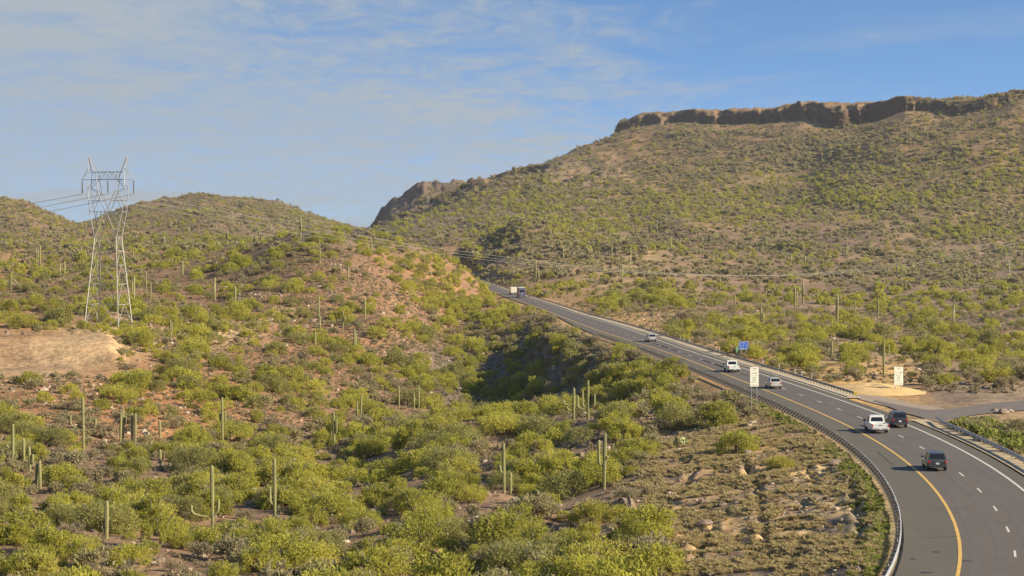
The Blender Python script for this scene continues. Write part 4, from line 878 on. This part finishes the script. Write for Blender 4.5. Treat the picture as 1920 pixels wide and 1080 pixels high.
SAG = [ # u, v base, v top, arms, label
 (22,882,795,[(-1,.45,.52,.8)],'saguaro with one stubby left arm at the left edge, tallest of that cluster'),
 (43,872,822,[],'slim armless saguaro second from the left edge'),(54,885,838,[(1,.3,.7,.4)],'short saguaro third from the left edge with a tight arm'),
 (66,916,868,[],'dark slim saguaro left of a twin pair low at the left edge'),(73,918,864,[],'sunlit slim saguaro of a pair low at the left edge'),
 (155,845,745,[(-1,.40,.66,1.9),(1,.36,.60,1.7),(1,.50,.60,1.0)],'candelabra saguaro with arms on both sides on the open red slope at left'),
 (197,1012,940,[],'stout armless saguaro standing alone in the lower left scrub'),
 (224,832,772,[],'left saguaro of the pair on the red slope right of the candelabra one'),(229,828,768,[(1,.5,.8,.4)],'taller saguaro with a small arm, right one of the pair beside the candelabra one'),
 (246,832,775,[],'left column of two equal armless saguaros on the red slope'),(252,833,776,[],'right column of two equal armless saguaros on the red slope'),
 (299,822,788,[],'short armless saguaro on the red slope above the green scrub'),(300,882,843,[],'short pale saguaro poking out of the green scrub at left'),
 (416,838,745,[(1,.45,.72,.45),(-1,.5,.66,.4)],'saguaro with close arms right of the bare red patch'),
 (397,990,873,[(-1,.16,.36,2.2),(1,.2,.45,.6)],'tall saguaro with a long low arm reaching out left in the lower scrub'),
 (514,978,860,[(-1,.25,.55,.5)],'very tall straight saguaro with one close left arm in the lower scrub'),
 (626,842,773,[(-1,.35,.45,.5),(1,.4,.8,.4)],'saguaro with two small arms in the middle scrub left of the gully'),
 (676,782,742,[],'thin saguaro of a loose cluster below the red hill'),(669,784,752,[],'shorter thin saguaro beside another below the red hill'),
 (748,767,724,[],'lone slim saguaro in front of the dark gully'),(776,767,736,[],'shorter of two saguaros in front of the shaded gully'),(785,768,722,[],'taller of two saguaros in front of the shaded gully'),
 (1076,790,727,[(-1,.45,.62,1.5),(-1,.3,.42,1.0)],'saguaro with two left arms beside a many armed one near mid picture'),
 (1103,788,713,[(-1,.25,.62,1.5),(-1,.3,.74,.8),(1,.3,.66,.9)],'many armed saguaro in the green scrub below the highway'),
 (945,927,830,[(-1,.4,.56,.45)],'tall saguaro with a small left arm in the lower middle'),(957,928,887,[],'short armless saguaro beside a tall one in the lower middle'),
 (1133,920,813,[(-1,.42,.88,.55),(1,.5,.56,.3)],'tall saguaro with a long upright left arm right of the middle'),
 (1658,708,642,[(-1,.62,.86,.75),(1,.62,.93,.8),(-1,.66,.9,.4)],'big saguaro with high arms beyond the side road at right'),
 (600,494,452,[],'slim saguaro on the crest left of the red hill'),(652,535,497,[],'slim saguaro midway up the red hill'),(643,625,583,[(1,.5,.8,.5)],'saguaro on the lower red hill slope'),
 (274,548,508,[],'slim pale saguaro right of the big pylon, left one'),(282,566,530,[],'short pale saguaro right of the big pylon, right one'),(180,606,585,[],'dark short saguaro between the legs of the big pylon'),
 (320,640,598,[(1,.4,.85,.3)],'saguaro among green trees right of the pylon base'),(20,545,515,[],'thin saguaro on the far flat at the left edge'),
 (967,331,316,[],'tiny saguaro on the skyline, lowest on the mesa ridge'),(1082,284,271,[(1,.3,.7,.9)],'tiny saguaro on the skyline near the mesa cliff'),(1046,299,291,[],'tiny saguaro on the skyline between two others'),
 (1297,418,402,[],'pale stump-like saguaro on the green band under the mesa'),(1100,540,518,[],'slim saguaro behind the highway left of a dark bush'),(1350,545,520,[],'slim saguaro on the slope above the highway'),
 (1560,672,640,[],'short saguaro in the scrub above the right guardrail'),(1790,600,560,[],'saguaro on the flat beyond the side road at far right'),(1225,612,585,[],'slim saguaro just beyond the far guardrail')]
keep_clear = []
for (u, vb, vt, arms, lab) in SAG:
    x, y, z = ground_at(u, vb)
    if vb-vt < 20 and y > 1500: x, y, z = ground_at(u, vb)
    h = (vb-vt)*y/F; h = min(max(h, 2.0), 11.5)
    saguaro(x, y, z, h, arms, lab, r=max(.20, .00024*y)*1.0 if y < 1500 else .5)
    keep_clear.append((u-7, u+7, vt, vt+(vb-vt)*.78, y))
keep_clear += [(1400,1432,685,750,270),(1670,1702,685,735,300),(1376,1406,638,668,380),(145,262,290,585,480),(1640,1680,640,700,400)]

# ------------------------------------------------------------------ scatter vegetation
ucols = np.arange(80, 1920, 160.)
vrows = np.array([200,260,320,390,450,510,570,630,690,750,810,870,930,990,1050.])
DG = np.array([ # share of the view covered by bright green trees
 [0,0,0,0,0,0,1,1,1,1,1,2],[0,0,0,0,0,0,2,1,1,1,1,1],[2,2,2,2,2,2,2,2,2,2,2,2],
 [2,2,2,2,2,4,7,7,7,7,7,6],[3,4,5,6,6,6,7,7,6,7,8,7],[5,6,5,5,3,7,4,3,4,5,5,6],[3,4,5,4,2,8,8,6,5,5,5,5],[6,8,5,5,4,8,6,6,6,5,5,6],
 [1,5,5,6,7,6,5,8,7,7,7,8],[3,4,4,5,6,7,8,8,7,3,2,1],[4,4,5,6,7,7,7,8,4,0,0,0],[6,7,8,7,7,7,7,5,1,0,0,0],[6,8,8,6,5,6,5,4,0,0,0,0],[7,7,8,7,7,5,6,4,0,0,0,0],[8,8,8,8,7,5,6,5,0,0,0,0]])/10.
def gridval(G, u, v):
    i = np.clip(np.interp(u, ucols, np.arange(12)), 0, 10.999); j = np.clip(np.interp(v, vrows, np.arange(15)), 0, 13.999)
    a_ = i.astype(int); b_ = j.astype(int); fa = i-a_; fb = j-b_
    return (G[b_, a_]*(1-fa)+G[b_, a_+1]*fa)*(1-fb)+(G[b_+1, a_]*(1-fa)+G[b_+1, a_+1]*fa)*fb
# cells of the fan
ci, cj = np.meshgrid(np.arange(0, nf-4, 4), np.arange(7, nr-18, 2), indexing='ij'); ci = ci.ravel(); cj = cj.ravel()
def cellinfo():
    X0, Y0_ = X[ci, cj], Y[ci, cj]; area = (R[cj+2]-R[cj])*R[cj]*(az_f[1]-az_f[0])*4
    dv = VVf[ci, cj]-VVf[ci, cj+2]; du = F*(az_f[1]-az_f[0])*4; vis = VVf[ci, cj] <= runmin[ci, cj]+.5
    return X0, Y0_, area, np.where(vis, np.maximum(dv, 0), 0)*du
CX, CY, CA, CP = cellinfo(); CD = np.hypot(CX, CY); CU = UC+F*CX/CY; CV = VVf[ci, cj]
def scatter(cov, wd, ht, lo, hi, seed, dmax=3300, dmin=130, mask=None):
    r_ = np.random.default_rng(seed); lam = -np.log(1-np.clip(cov, 0, .93)); pxa = wd*ht*(F/CD)**2
    dens = np.where(CP > 0, lam*CP/pxa/CA, lam*.012); dens = np.clip(dens, lam*lo, hi)*(cov > .004)*(CD < dmax)*(CD > dmin)
    if mask is not None: dens = dens*mask
    # clumping
    dens = dens*np.clip(1+1.5*fbm(CX, CY, 30, 2, seed), .15, 2.4)
    n_ = r_.poisson(dens*CA); k = np.repeat(np.arange(len(n_)), n_)
    th = TH[ci[k]]+r_.random(len(k))*(az_f[1]-az_f[0])*4; rr = R[cj[k]]+(R[cj[k]+2]-R[cj[k]])*r_.random(len(k))
    x = rr*np.sin(th); y = rr*np.cos(th); return x, y, ground_z(x, y)
def road_clear(x, y, z, wd, top):
    dl = (xy_(y)-RL(y))-x; dr = x-(xw_(y)+RR(y)); ok = (dl > wd*.45+.8) | (dr > wd*.45+.9) | (y > 1240)
    # side road and its verge
    u, vb = proj(x, y, z)
    ok &= ~((y > 246) & (y < 318) & (dr > -1) & (u > 1560) & ((vb > 738) | (u < 1730)))
    vt = VH+F*(CAMH-z-top)/y
    yl = np.arange(100, 900, 2.0); ul = UC+F*(xy_(yl)-RL(yl))/yl; vl = VH+F*(CAMH-.2)/yl
    o_ = np.argsort(ul[yl >= 236]); vrl = np.interp(u, ul[yl >= 236][o_], vl[yl >= 236][o_])
    left = dl > 0
    bad = left & (u > 935) & (vt < vrl+1-6*(u < 1215)) & ~((u > 1228) & (u < 1290) & (vb > 680)) & ~((u > 1150) & (u < 1200) & (vb > 640))
    ok &= ~bad
    return ok
def clear_sight(x, y, z, wd, top):
    u, vb = proj(x, y, z); vt = VH+F*(CAMH-z-top)/y; hwp = wd*F/y*.5; ok = np.ones(len(x), bool)
    for (u0, u1, v0, v1, yy) in keep_clear: ok &= ~((y < yy+2) & (u+hwp > u0) & (u-hwp < u1) & (vt < v1) & (vb > v0))
    return ok
cut_mask = ~((CU < 215) & (CD > 396) & (CD < 440))
bare = ((CU > 1235) & (CU < 1700) & (CD < 262) & (CX < xy_(CY)-RL(CY)))
cliffm = ~((CU > 1150) & (CD > 2020) & (CV < 235) & (CU < 1690))
dg = gridval(DG, CU+fbm(CX, CY, 60, 2, 71)*60, CV+fbm(CX, CY, 60, 2, 72)*25); dg = dg*(1+.22*(CV > 760)*(CU < 1200))
# -- trees
x, y, z = scatter(dg*(1-.3*(CD > 1400))*np.where(CD > 900, np.clip(1+1.8*fbm(CX, CY, 190, 3, 15), .25, 1.6), 1), 2.7, 1.75, .0015, .07, 21, mask=cut_mask*~bare*cliffm*~((CD > 2400) & (CU > 690) & (CU < 960)))
s_ = np.clip(rng.lognormal(-.30, .34, len(x)), .34, 1.35); s_ = s_*np.where(y > 1300, .8, 1)
ok = road_clear(x, y, z, 5*s_, 3.6*s_) & clear_sight(x, y, z, 5*s_, 3.5*s_); x, y, z, s_ = x[ok], y[ok], z[ok], s_[ok]
# the single trees one can point at
spec = [(1345,800,1.35,'broad yellow-green palo verde on the bare slope below the guardrail, the larger of two'),(1383,850,1.12,'rounder deep green palo verde touching a larger one on the bare slope'),(1466,880,.62,'small round bright bush alone on the bare slope below the guardrail'),
        (1262,712,1.3,'palo verde tree growing up against the left guardrail, hiding part of it'),(1175,668,1.1,'palo verde tree on the shoulder edge where the left guardrail is hidden'),
        (1120,1075,1.25,'bright palo verde at the bottom edge beside the bare slope'),(340,625,1.0,None)]
bx, by, bz, bs, bl = [], [], [], [], []
for (u, v, q, lab) in spec:
    a_, b_, c_ = ground_at(u, v); bx.append(a_); by.append(b_); bz.append(c_); bs.append(q); bl.append(lab)
x = np.r_[bx, x]; y = np.r_[by, y]; z = np.r_[bz, z]; s_ = np.r_[bs, s_]
u_, v_ = proj(x, y, z); infr = (u_ > -20) & (u_ < 1940) & (VH+F*(CAMH-z-2)/y < 1080) & visible(x, y, z+2.2*s_)
score = np.where(infr, s_/y, 0); score[:len(spec)] += 10
order = np.argsort(-score); near = order[:300]; rest = order[300:]
nearset = near
def zone(u, v, d):
    if u > 1235 and v > 745: return 'on the dry bank below the left guardrail'
    if u > 1000 and d > 250 and v < 745 and u > 1180: return 'beyond the right guardrail' if True else ''
    if 760 < u < 1190 and 560 < v < 755: return 'in the shaded gully left of the highway'
    if v > 960: return 'along the bottom edge of the picture'
    if u < 480: return 'in the thick scrub at lower left'
    if u < 860: return 'in the scrub left of the middle'
    return 'in the scrub below the highway'
MARKS = [(22,860,'the tallest saguaro at the left edge'),(70,900,'the twin saguaros low at the left edge'),(155,810,'the candelabra saguaro'),(197,990,'the lone stout saguaro at lower left'),(227,805,'the uneven saguaro pair on the red slope'),(250,808,'the two equal saguaros on the red slope'),
 (300,868,'the short pale saguaro in the green scrub'),(416,800,'the saguaro with close arms'),(397,950,'the saguaro with a long low arm'),(514,930,'the very tall saguaro with one close arm'),(626,815,'the saguaro left of the gully'),(672,765,'the thin saguaro pair below the red hill'),
 (748,748,'the lone slim saguaro before the gully'),(781,748,'the saguaro pair before the dark gully'),(1076,765,'the saguaro with two left arms'),(1103,755,'the many armed saguaro'),(947,885,'the tall and short saguaros at lower middle'),(1133,870,'the tall saguaro right of the middle'),
 (1658,680,'the big saguaro beyond the side road'),(1686,706,'the white sign on the dirt bank'),(1394,650,'the blue sign'),(1415,720,'the tall white sign by the left guardrail'),(316,965,'the prickly pear at lower left'),(636,918,'the prickly pear left of the middle'),(190,560,'the big pylon'),(100,660,'the bare tan cut'),
 (1262,925,'the pale boulders on the bare bank'),(1345,790,'the large palo verde on the bare bank'),(1222,632,'the far silver car'),(1374,690,'the farther white pickup'),(1610,738,'the yellow rail end'),(1880,775,'the pale boulder by the side road'),(930,965,'the open brown patch'),(600,475,'the crest saguaro'),(643,605,'the saguaro on the lower red slope'),(1120,1050,'the bright tree at the bottom edge'),(762,1060,'the small prickly pear at the bottom edge')]
def place_words(u, v):
    best = min(MARKS, key=lambda m: math.hypot((u-m[0])/1.3, v-m[1])); dx = u-best[0]; dy = v-best[1]; d = math.hypot(dx/1.3, dy)
    if d > 150: return None
    side = ('right of' if dx > 0 else 'left of') if abs(dx) > abs(dy)*1.1 else ('in front of' if dy > 0 else 'behind')
    far_ = '' if d < 28 else ('a little ' if d < 60 else 'well ' if d < 100 else 'far ')
    return ('just ' if far_ == '' else far_)+side+' '+best[2]
pv_proto = []
for k, i in enumerate(near):
    cm, tm, wd, ht = PV[int(i) % len(PV) if i >= len(spec) else (0, 1, 4, 3, 5, 4, 0)[int(i)]]; q = float(s_[i])
    d = float(y[i]); u = float(u_[i]); v = float(v_[i])
    if i < len(spec) and bl[i]: lab, grp = bl[i], None
    else: 
        zn = place_words(u, v) or zone(u, v, d); sz = 'small' if q < .72 else 'medium' if q < 1.0 else 'large'; lab = sz+(' greyish tree ' if int(i) % 7 == 2 else ' golden palo verde ' if int(i) % 7 == 4 else ' palo verde ')+zn; grp = 'desert trees '+zone(u, v, d)
    root = empty('mesquite_tree' if int(i) % 7 == 2 and not (i < len(spec)) else 'palo_verde_tree', (float(x[i]), float(y[i]), float(z[i])), random.random()*6.28, lab, 'tree', grp); root.scale = (q*random.uniform(.9, 1.15), q*random.uniform(.9, 1.15), q*random.uniform(.85, 1.1))
    mk('trunk', tm, root); mk('crown', cm, root)
# ---- instanced remainder through geometry nodes (uncountable scrub)
def proto_coll(name, meshes):
    c_ = bpy.data.collections.new(name)
    for k, me in enumerate(meshes): c_.objects.link(bpy.data.objects.new('%s_%02d' % (name, k), me))
    return c_
def instancer(name, x, y, z, scl, meshes, m, label=None, zs=None, tilt=0):
    n_ = len(x); me = bpy.data.meshes.new(name); me.vertices.add(n_); me.vertices.foreach_set('co', np.c_[x, y, z].astype(np.float32).ravel())
    r_ = np.random.default_rng(n_+5)
    a_ = me.attributes.new('rot', 'FLOAT_VECTOR', 'POINT'); a_.data.foreach_set('vector', np.c_[r_.normal(0, tilt, n_) if tilt else np.zeros(n_), r_.normal(0, tilt, n_) if tilt else np.zeros(n_), r_.random(n_)*6.283].astype(np.float32).ravel())
    zs = scl*r_.uniform(.8, 1.15, n_) if zs is None else zs
    a_ = me.attributes.new('scl', 'FLOAT_VECTOR', 'POINT'); a_.data.foreach_set('vector', np.c_[scl*r_.uniform(.85, 1.2, n_), scl*r_.uniform(.85, 1.2, n_), zs].astype(np.float32).ravel())
    a_ = me.attributes.new('pick', 'INT', 'POINT'); a_.data.foreach_set('value', r_.integers(0, len(meshes), n_).astype(np.int32))
    o_ = bpy.data.objects.new(name, me); COL.objects.link(o_); me.materials.append(m); o_['kind'] = 'stuff'
    g = bpy.data.node_groups.new(name, 'GeometryNodeTree'); g.interface.new_socket('Geometry', in_out='INPUT', socket_type='NodeSocketGeometry'); g.interface.new_socket('Geometry', in_out='OUTPUT', socket_type='NodeSocketGeometry')
    gi = g.nodes.new('NodeGroupInput'); go = g.nodes.new('NodeGroupOutput'); ip = g.nodes.new('GeometryNodeInstanceOnPoints'); cl = g.nodes.new('GeometryNodeCollectionInfo')
    cl.inputs['Collection'].default_value = proto_coll(name+'_kind', meshes); cl.inputs['Separate Children'].default_value = True; cl.inputs['Reset Children'].default_value = True
    def at_(nm, typ): q = g.nodes.new('GeometryNodeInputNamedAttribute'); q.data_type = typ; q.inputs['Name'].default_value = nm; return q.outputs['Attribute']
    mp = g.nodes.new('GeometryNodeMeshToPoints'); g.links.new(gi.outputs[0], mp.inputs[0]); g.links.new(mp.outputs[0], ip.inputs['Points'])
    g.links.new(cl.outputs[0], ip.inputs['Instance']); ip.inputs['Pick Instance'].default_value = True
    g.links.new(at_('pick', 'INT'), ip.inputs['Instance Index']); g.links.new(at_('rot', 'FLOAT_VECTOR'), ip.inputs['Rotation']); g.links.new(at_('scl', 'FLOAT_VECTOR'), ip.inputs['Scale']); g.links.new(ip.outputs[0], go.inputs[0])
    md = o_.modifiers.new('scatter', 'NODES'); md.node_group = g; return o_
mid = rest[y[rest] < 750]; far = rest[y[rest] >= 750]
instancer('palo_verde_scrub', x[mid], y[mid], z[mid]-.05, s_[mid], PVM, M_pvfar)
instancer('distant_green_scrub', x[far], y[far], z[far]-.1, s_[far]*np.clip(y[far]/1200, .95, 1.25), PVF, M_pvfar)
NPV = (len(mid), len(far))
# -- brown and olive shrubs
x, y, z = scatter((.50-.18*(CD > 1400)-.28*(CU < 930)*(CV > 470)*(CV < 830)*(fbm(CX, CY, 60, 2, 19) > -.15)+.0*dg)*(CD < 3000), 1.7, 1.05, .01, .14, 33, mask=cut_mask*~bare*(CD > 130)*cliffm*~((CD > 2500) & (CU > 690) & (CU < 790)))
s_ = np.clip(rng.lognormal(.22, .38, len(x)), .5, 2.8); s_ = s_*np.where(y > 900, 1.5, 1)
ok = road_clear(x, y, z, 1.7*s_, 1.0*s_) & clear_sight(x, y, z, 1.2*s_, .9*s_); x, y, z, s_ = x[ok], y[ok], z[ok], s_[ok]
u_, v_ = proj(x, y, z); infr = (u_ > 0) & (u_ < 1920) & (v_ < 1085) & visible(x, y, z+.7*s_)
order = np.argsort(-np.where(infr, s_/y, 0)); near = order[:300]; rest = order[300:]
bm = bmesh.new()
for k in range(7): a_ = k*.9; tube(bm, [(0, 0, -.15), (.25*math.cos(a_), .25*math.sin(a_), .35), (.5*math.cos(a_+.2), .5*math.sin(a_+.2), .7)], [.03, .02, .008], 4)
stem_me = bm_mesh(bm, 'stems', M_bark2)
for i in near:
    cm, wd, ht = SH[int(i) % len(SH)]; q = float(s_[i]); d = float(y[i])
    zn = place_words(float(u_[i]), float(v_[i])) or zone(float(u_[i]), float(v_[i]), d); sz = 'small' if q < .95 else 'medium' if q < 1.35 else 'large'
    root = empty('desert_shrub', (float(x[i]), float(y[i]), float(z[i])), random.random()*6.28, sz+' grey-brown shrub '+zn, 'shrub', 'low desert shrubs '+zone(float(u_[i]), float(v_[i]), d)); root.scale = (q, q, q)
    mk('stems', stem_me, root); mk('foliage', cm, root)
md_ = rest[y[rest] < 700]; fr_ = rest[y[rest] >= 700]
instancer('low_scrub', x[md_], y[md_], z[md_]-.05, s_[md_], SHM, M_shrub); instancer('distant_low_scrub', x[fr_], y[fr_], z[fr_]-.05, s_[fr_], SHF, M_shrub); NSH = len(rest)
# -- ground tufts and stones
x, y, z = scatter(np.full(len(CX), .38), .55, .32, .05, .55, 44, dmax=700, mask=cut_mask*~bare)
s_ = np.clip(rng.normal(1.1, .4, len(x)), .4, 2.4); ok = road_clear(x, y, z, .8*s_, .3*s_); instancer('ground_tufts', x[ok], y[ok], z[ok], s_[ok], TU, M_tuft)
x, y, z = scatter(np.full(len(CX), .10), .5, .3, .01, .2, 55, dmax=700, mask=cut_mask)
s_ = np.clip(rng.lognormal(-.75, .5, len(x)), .2, 1.5); ok = road_clear(x, y, z, .8*s_+1, .3*s_); instancer('loose_stones', x[ok], y[ok], z[ok]+.02, s_[ok], RK, M_rock2, tilt=.4)
# -- dry bank below the left guardrail: grass, stones, weeds
bx = rng.uniform(5, 42, 40000); by = rng.uniform(128, 275, 40000); dl = (xy_(by)-RL(by))-bx; u = UC+F*bx/by
k = (dl > .9) & (u > 1190+fbm(bx, by, 12, 2, 5)*60) & (fbm(bx, by, 5, 2, 61) > -.08); bx, by, dl = bx[k], by[k], dl[k]
instancer('dry_grass', bx, by, ground_z(bx, by), rng.uniform(.45, 1.25, len(bx)), GR, M_grass)
bx = rng.uniform(5, 42, 2200); by = rng.uniform(128, 290, 2200); dl = (xy_(by)-RL(by))-bx; u = UC+F*bx/by; k = (dl > 1.2) & (u > 1200); bx, by = bx[k], by[k]
instancer('bank_tufts', bx, by, ground_z(bx, by), rng.uniform(.4, 1.5, len(bx)), TU+GR+GR, M_tuft)
bx = rng.uniform(5, 42, 5000); by = rng.uniform(128, 290, 5000); dl = (xy_(by)-RL(by))-bx; u = UC+F*bx/by; k = (dl > 1.2) & (u > 1190) & (fbm(bx, by, 9, 2, 63) > .0); bx, by = bx[k], by[k]
instancer('bank_stones', bx, by, ground_z(bx, by), np.clip(rng.lognormal(-1.45, .5, len(bx)), .1, .6), RK, M_rock, tilt=.4)
yy = rng.uniform(128, 300, 1700); dd = 1.0+np.abs(rng.normal(0, 1.0, 1700)); bx = xy_(yy)-RL(yy)-dd; k = (fbm(bx, yy, 14, 2, 64) > -.25); bx, yy = bx[k], yy[k]
instancer('roadside_weeds', bx, yy, ground_z(bx, yy), rng.uniform(.3, .95, len(bx)), WE+GR, M_weed)
# verge scrub by the side road
yy = rng.uniform(205, 246, 420); bx = xw_(yy)+RR(yy)+1.3+np.abs(rng.normal(0, 4, 420)); instancer('verge_weeds', bx, yy, ground_z(bx, yy), rng.uniform(.8, 2.6, 420), WE+GR, M_weed)

# -- far saguaros, 150 single ones on the slopes
x, y, z = scatter(np.full(len(CX), .02)*(CD > 420)*((CU > 980) | (CU < 700)), .8, 5.5, .0002, .004, 66, dmax=1900)
u_, v_ = proj(x, y, z); k = (u_ > 10) & (u_ < 1910) & (v_ > 380) & visible(x, y, z+3); x, y, z = x[k], y[k], z[k]; ok = road_clear(x, y, z, 6, 0*x) & ~((y < 640) & (x < xy_(np.clip(y, 80, 1290))) & (UC+F*x/y > 700)); x, y, z, = x[ok], y[ok], z[ok]
sel = np.random.default_rng(3).permutation(len(x))[:150]
sg = []
for k in range(5):
    h = 5.2+.6*k; bm = bmesh.new(); p_, rs = col_pts(h, .30); rib_tube(bm, p_, rs, 8)
    if k in (1, 3, 4):
        pts = [(0, 0, .35*h), (-.45, .1, .37*h), (-.65, .1, .43*h), (-.68, .1, .52*h), (-.68, .1, (.6+.05*k)*h), (-.68, .1, (.615+.05*k)*h)]; rib_tube(bm, pts, [.18, .19, .2, .2, .18, .04], 8)
    if k in (1, 3):
        pts = [(0, 0, .4*h), (.5, 0, .42*h), (.75, 0, .48*h), (.8, 0, .6*h), (.8, 0, .74*h), (.8, 0, .76*h)]; rib_tube(bm, pts, [.2, .2, .22, .22, .2, .04], 8)
    sg.append(bm_mesh(bm, 'saguaro', M_sag, 60))
for i in sel:
    o_ = mk('saguaro', sg[int(i) % 5], None, loc=(float(x[i]), float(y[i]), float(z[i]))); q = random.uniform(.75, 1.2); o_.scale = (q, q, q); o_.rotation_euler = (0, 0, random.random()*6.28)
    rt = x[i] > xw_(min(max(y[i], 80), 1290)); zn = 'on the slope right of the highway' if rt else 'on the rolling ground left of the highway'
    tag(o_, 'small distant saguaro '+zn, 'cactus', 'distant saguaros '+zn)
# -- prickly pears
def prickly(u, v, sc, lab):
    X_, Y_, Z_ = ground_at(u, v); root = empty('prickly_pear', (X_, Y_, Z_), random.random()*6, lab, 'cactus')
    bm = bmesh.new(); bmesh.ops.create_icosphere(bm, subdivisions=2, radius=.5); bmesh.ops.scale(bm, vec=(.36, .07, .5), verts=bm.verts); bmesh.ops.translate(bm, vec=(0, 0, .24), verts=bm.verts); pm = bm_mesh(bm, 'pad', M_pad, 60)
    base = []
    for k in range(9): base.append((Vector((random.uniform(-.6, .6), random.uniform(-.5, .5), 0)), 0))
    for lev in range(3):
        nb = []
        for (p, l_) in base:
            for _ in range(1 if lev else 1+(random.random() < .5)):
                o_ = mk('pad', pm, root, loc=p*sc); tx_, ty_, tz_ = random.uniform(-.6, .6), random.uniform(-.6, .6), random.random()*3; o_.rotation_euler = (tx_, ty_, tz_); q = sc*random.uniform(.7, 1.0)*.9; o_.scale = (q, q, q)
                top = Matrix.Rotation(tz_, 3, 'Z')@Matrix.Rotation(ty_, 3, 'Y')@Matrix.Rotation(tx_, 3, 'X')@Vector((0, 0, .40)); nb.append((p+top, l_+1))
        base = nb
for (u, v, q, lab) in [(316,972,1.3,'prickly pear clump in the lower left scrub, left of the long armed saguaro'),(636,922,1.2,'prickly pear with dark gaps in the scrub left of the middle'),(1277,838,1.2,'pale prickly pear beside the bare slope'),(762,1062,.8,'small prickly pear at the bottom edge'),(150,905,1.0,'prickly pear in the scrub at far left'),(470,930,.9,'low prickly pear in shade behind the tall saguaro')]: prickly(u, v, q, lab)
# -- boulders one can point at
for (u, v, q, lab) in [(1262,918,1.1,'pale boulder on the upper edge of the bare slope'),(1268,936,.8,'small pale rock below a larger one on the bare slope'),(1255,928,.7,'pale rock left of two others on the bare slope'),(1345,915,.8,'grey rock at the forked gully on the bare slope'),(1325,985,.9,'reddish rock in a rill low on the bare slope'),(1220,1000,1.0,'rock beside the bright bush at the bottom'),(930,968,.9,'rock in the open brown patch below the middle'),(1882,776,1.6,'pale boulder beside the side road at right'),(1868,772,.9,'smaller rock left of the pale boulder by the side road'),(1896,773,1.0,'rock right of the pale boulder by the side road'),(272,815,1.0,'reddish rock on the red slope right of two equal saguaros'),(1310,975,.8,'dark rock near the bottom of the bare slope'),(1535,890,.6,'small rock high on the bare slope')]:
    X_, Y_, Z_ = ground_at(u, v); o_ = mk('boulder', RK[(u+v) % 6], None, loc=(X_, Y_, Z_+.1)); o_.scale = (q, q, q); o_.rotation_euler = (0, 0, u*.7); tag(o_, lab, 'rock')
# tan bank right of the highway is part of the soil: a low mound
bm = bmesh.new(); mx_, my_ = (1650-UC)/F*304, 304.0
G_ = 40
vv = [[None]*(G_+1) for _ in range(G_+1)]
for i in range(G_+1):
    for j in range(G_+1):
        a_ = -1+2*i/G_; b_ = -1+2*j/G_; x_ = mx_+a_*7.5; y_ = my_+b_*12; rr = a_*a_+b_*b_*(1+.3*a_)
        hgt = 1.0*max(0, 1-rr)**1.3*(1+.5*float(fbm(np.array([x_]), np.array([y_]), 5, 3, 88)[0])); gz = float(ground_z(x_, y_)[0])
        vv[i][j] = bm.verts.new((x_, y_, gz+hgt-.08+(0 if rr < .95 else -.4)))
for i in range(G_):
    for j in range(G_): bm.faces.new((vv[i][j], vv[i+1][j], vv[i+1][j+1], vv[i][j+1]))
o = mk('dirt_bank', bm_mesh(bm, 'dirt_bank', plain('tan_dirt', (.56, .38, .16), .95, var=.2, scale=1, bump=.3), 80)); o['kind'] = 'structure'
print('COUNTS', NPV, NSH, len(bpy.data.objects))

# ------------------------------------------------------------------ haze
bm = bmesh.new(); box(bm, (0, 1900, 70), (5600, 5200, 270)); hz = bm_mesh(bm, 'haze')
hm = bpy.data.materials.new('haze_air'); hm.use_nodes = True; t = hm.node_tree; t.nodes.clear(); o_ = N(t, 'ShaderNodeOutputMaterial'); pvn = N(t, 'ShaderNodeVolumePrincipled')
pvn.inputs['Color'].default_value = (.90, .92, .95, 1); pvn.inputs['Density'].default_value = .00004; pvn.inputs['Anisotropy'].default_value = .2
t.links.new(pvn.outputs[0], o_.inputs['Volume']); hz.materials.append(hm); ho = mk('haze', hz); ho['kind'] = 'stuff'

# tell apart look-alikes that ended up with the same words: by their order from left to right
for o_ in COL.objects:
    if o_.parent is None and o_.get('label') and len(o_['label'].split()) > 16: o_['label'] = o_['label'].replace(' a little ', ' ').replace('large palo verde on the', 'big tree on the')
by_label = {}
for o_ in COL.objects:
    if o_.get('category') and o_.parent is None and o_.get('label'): by_label.setdefault(o_['label'], []).append(o_)
ORD = {2: ['left of two', 'right of two'], 3: ['leftmost of three', 'middle of three', 'rightmost of three']}
WORD = ['leftmost', 'second from left', 'third from left', 'fourth from left', 'fifth from left', 'sixth from left', 'seventh from left', 'eighth from left', 'ninth from left', 'tenth from left']
for lab, os_ in by_label.items():
    if not 1 < len(os_) <= 10: continue
    os_.sort(key=lambda o: o.location.x/o.location.y); words = ORD.get(len(os_), WORD)
    for q, o_ in enumerate(os_):
        new = lab+', '+words[q]
        if len(new.split()) <= 16: o_['label'] = new
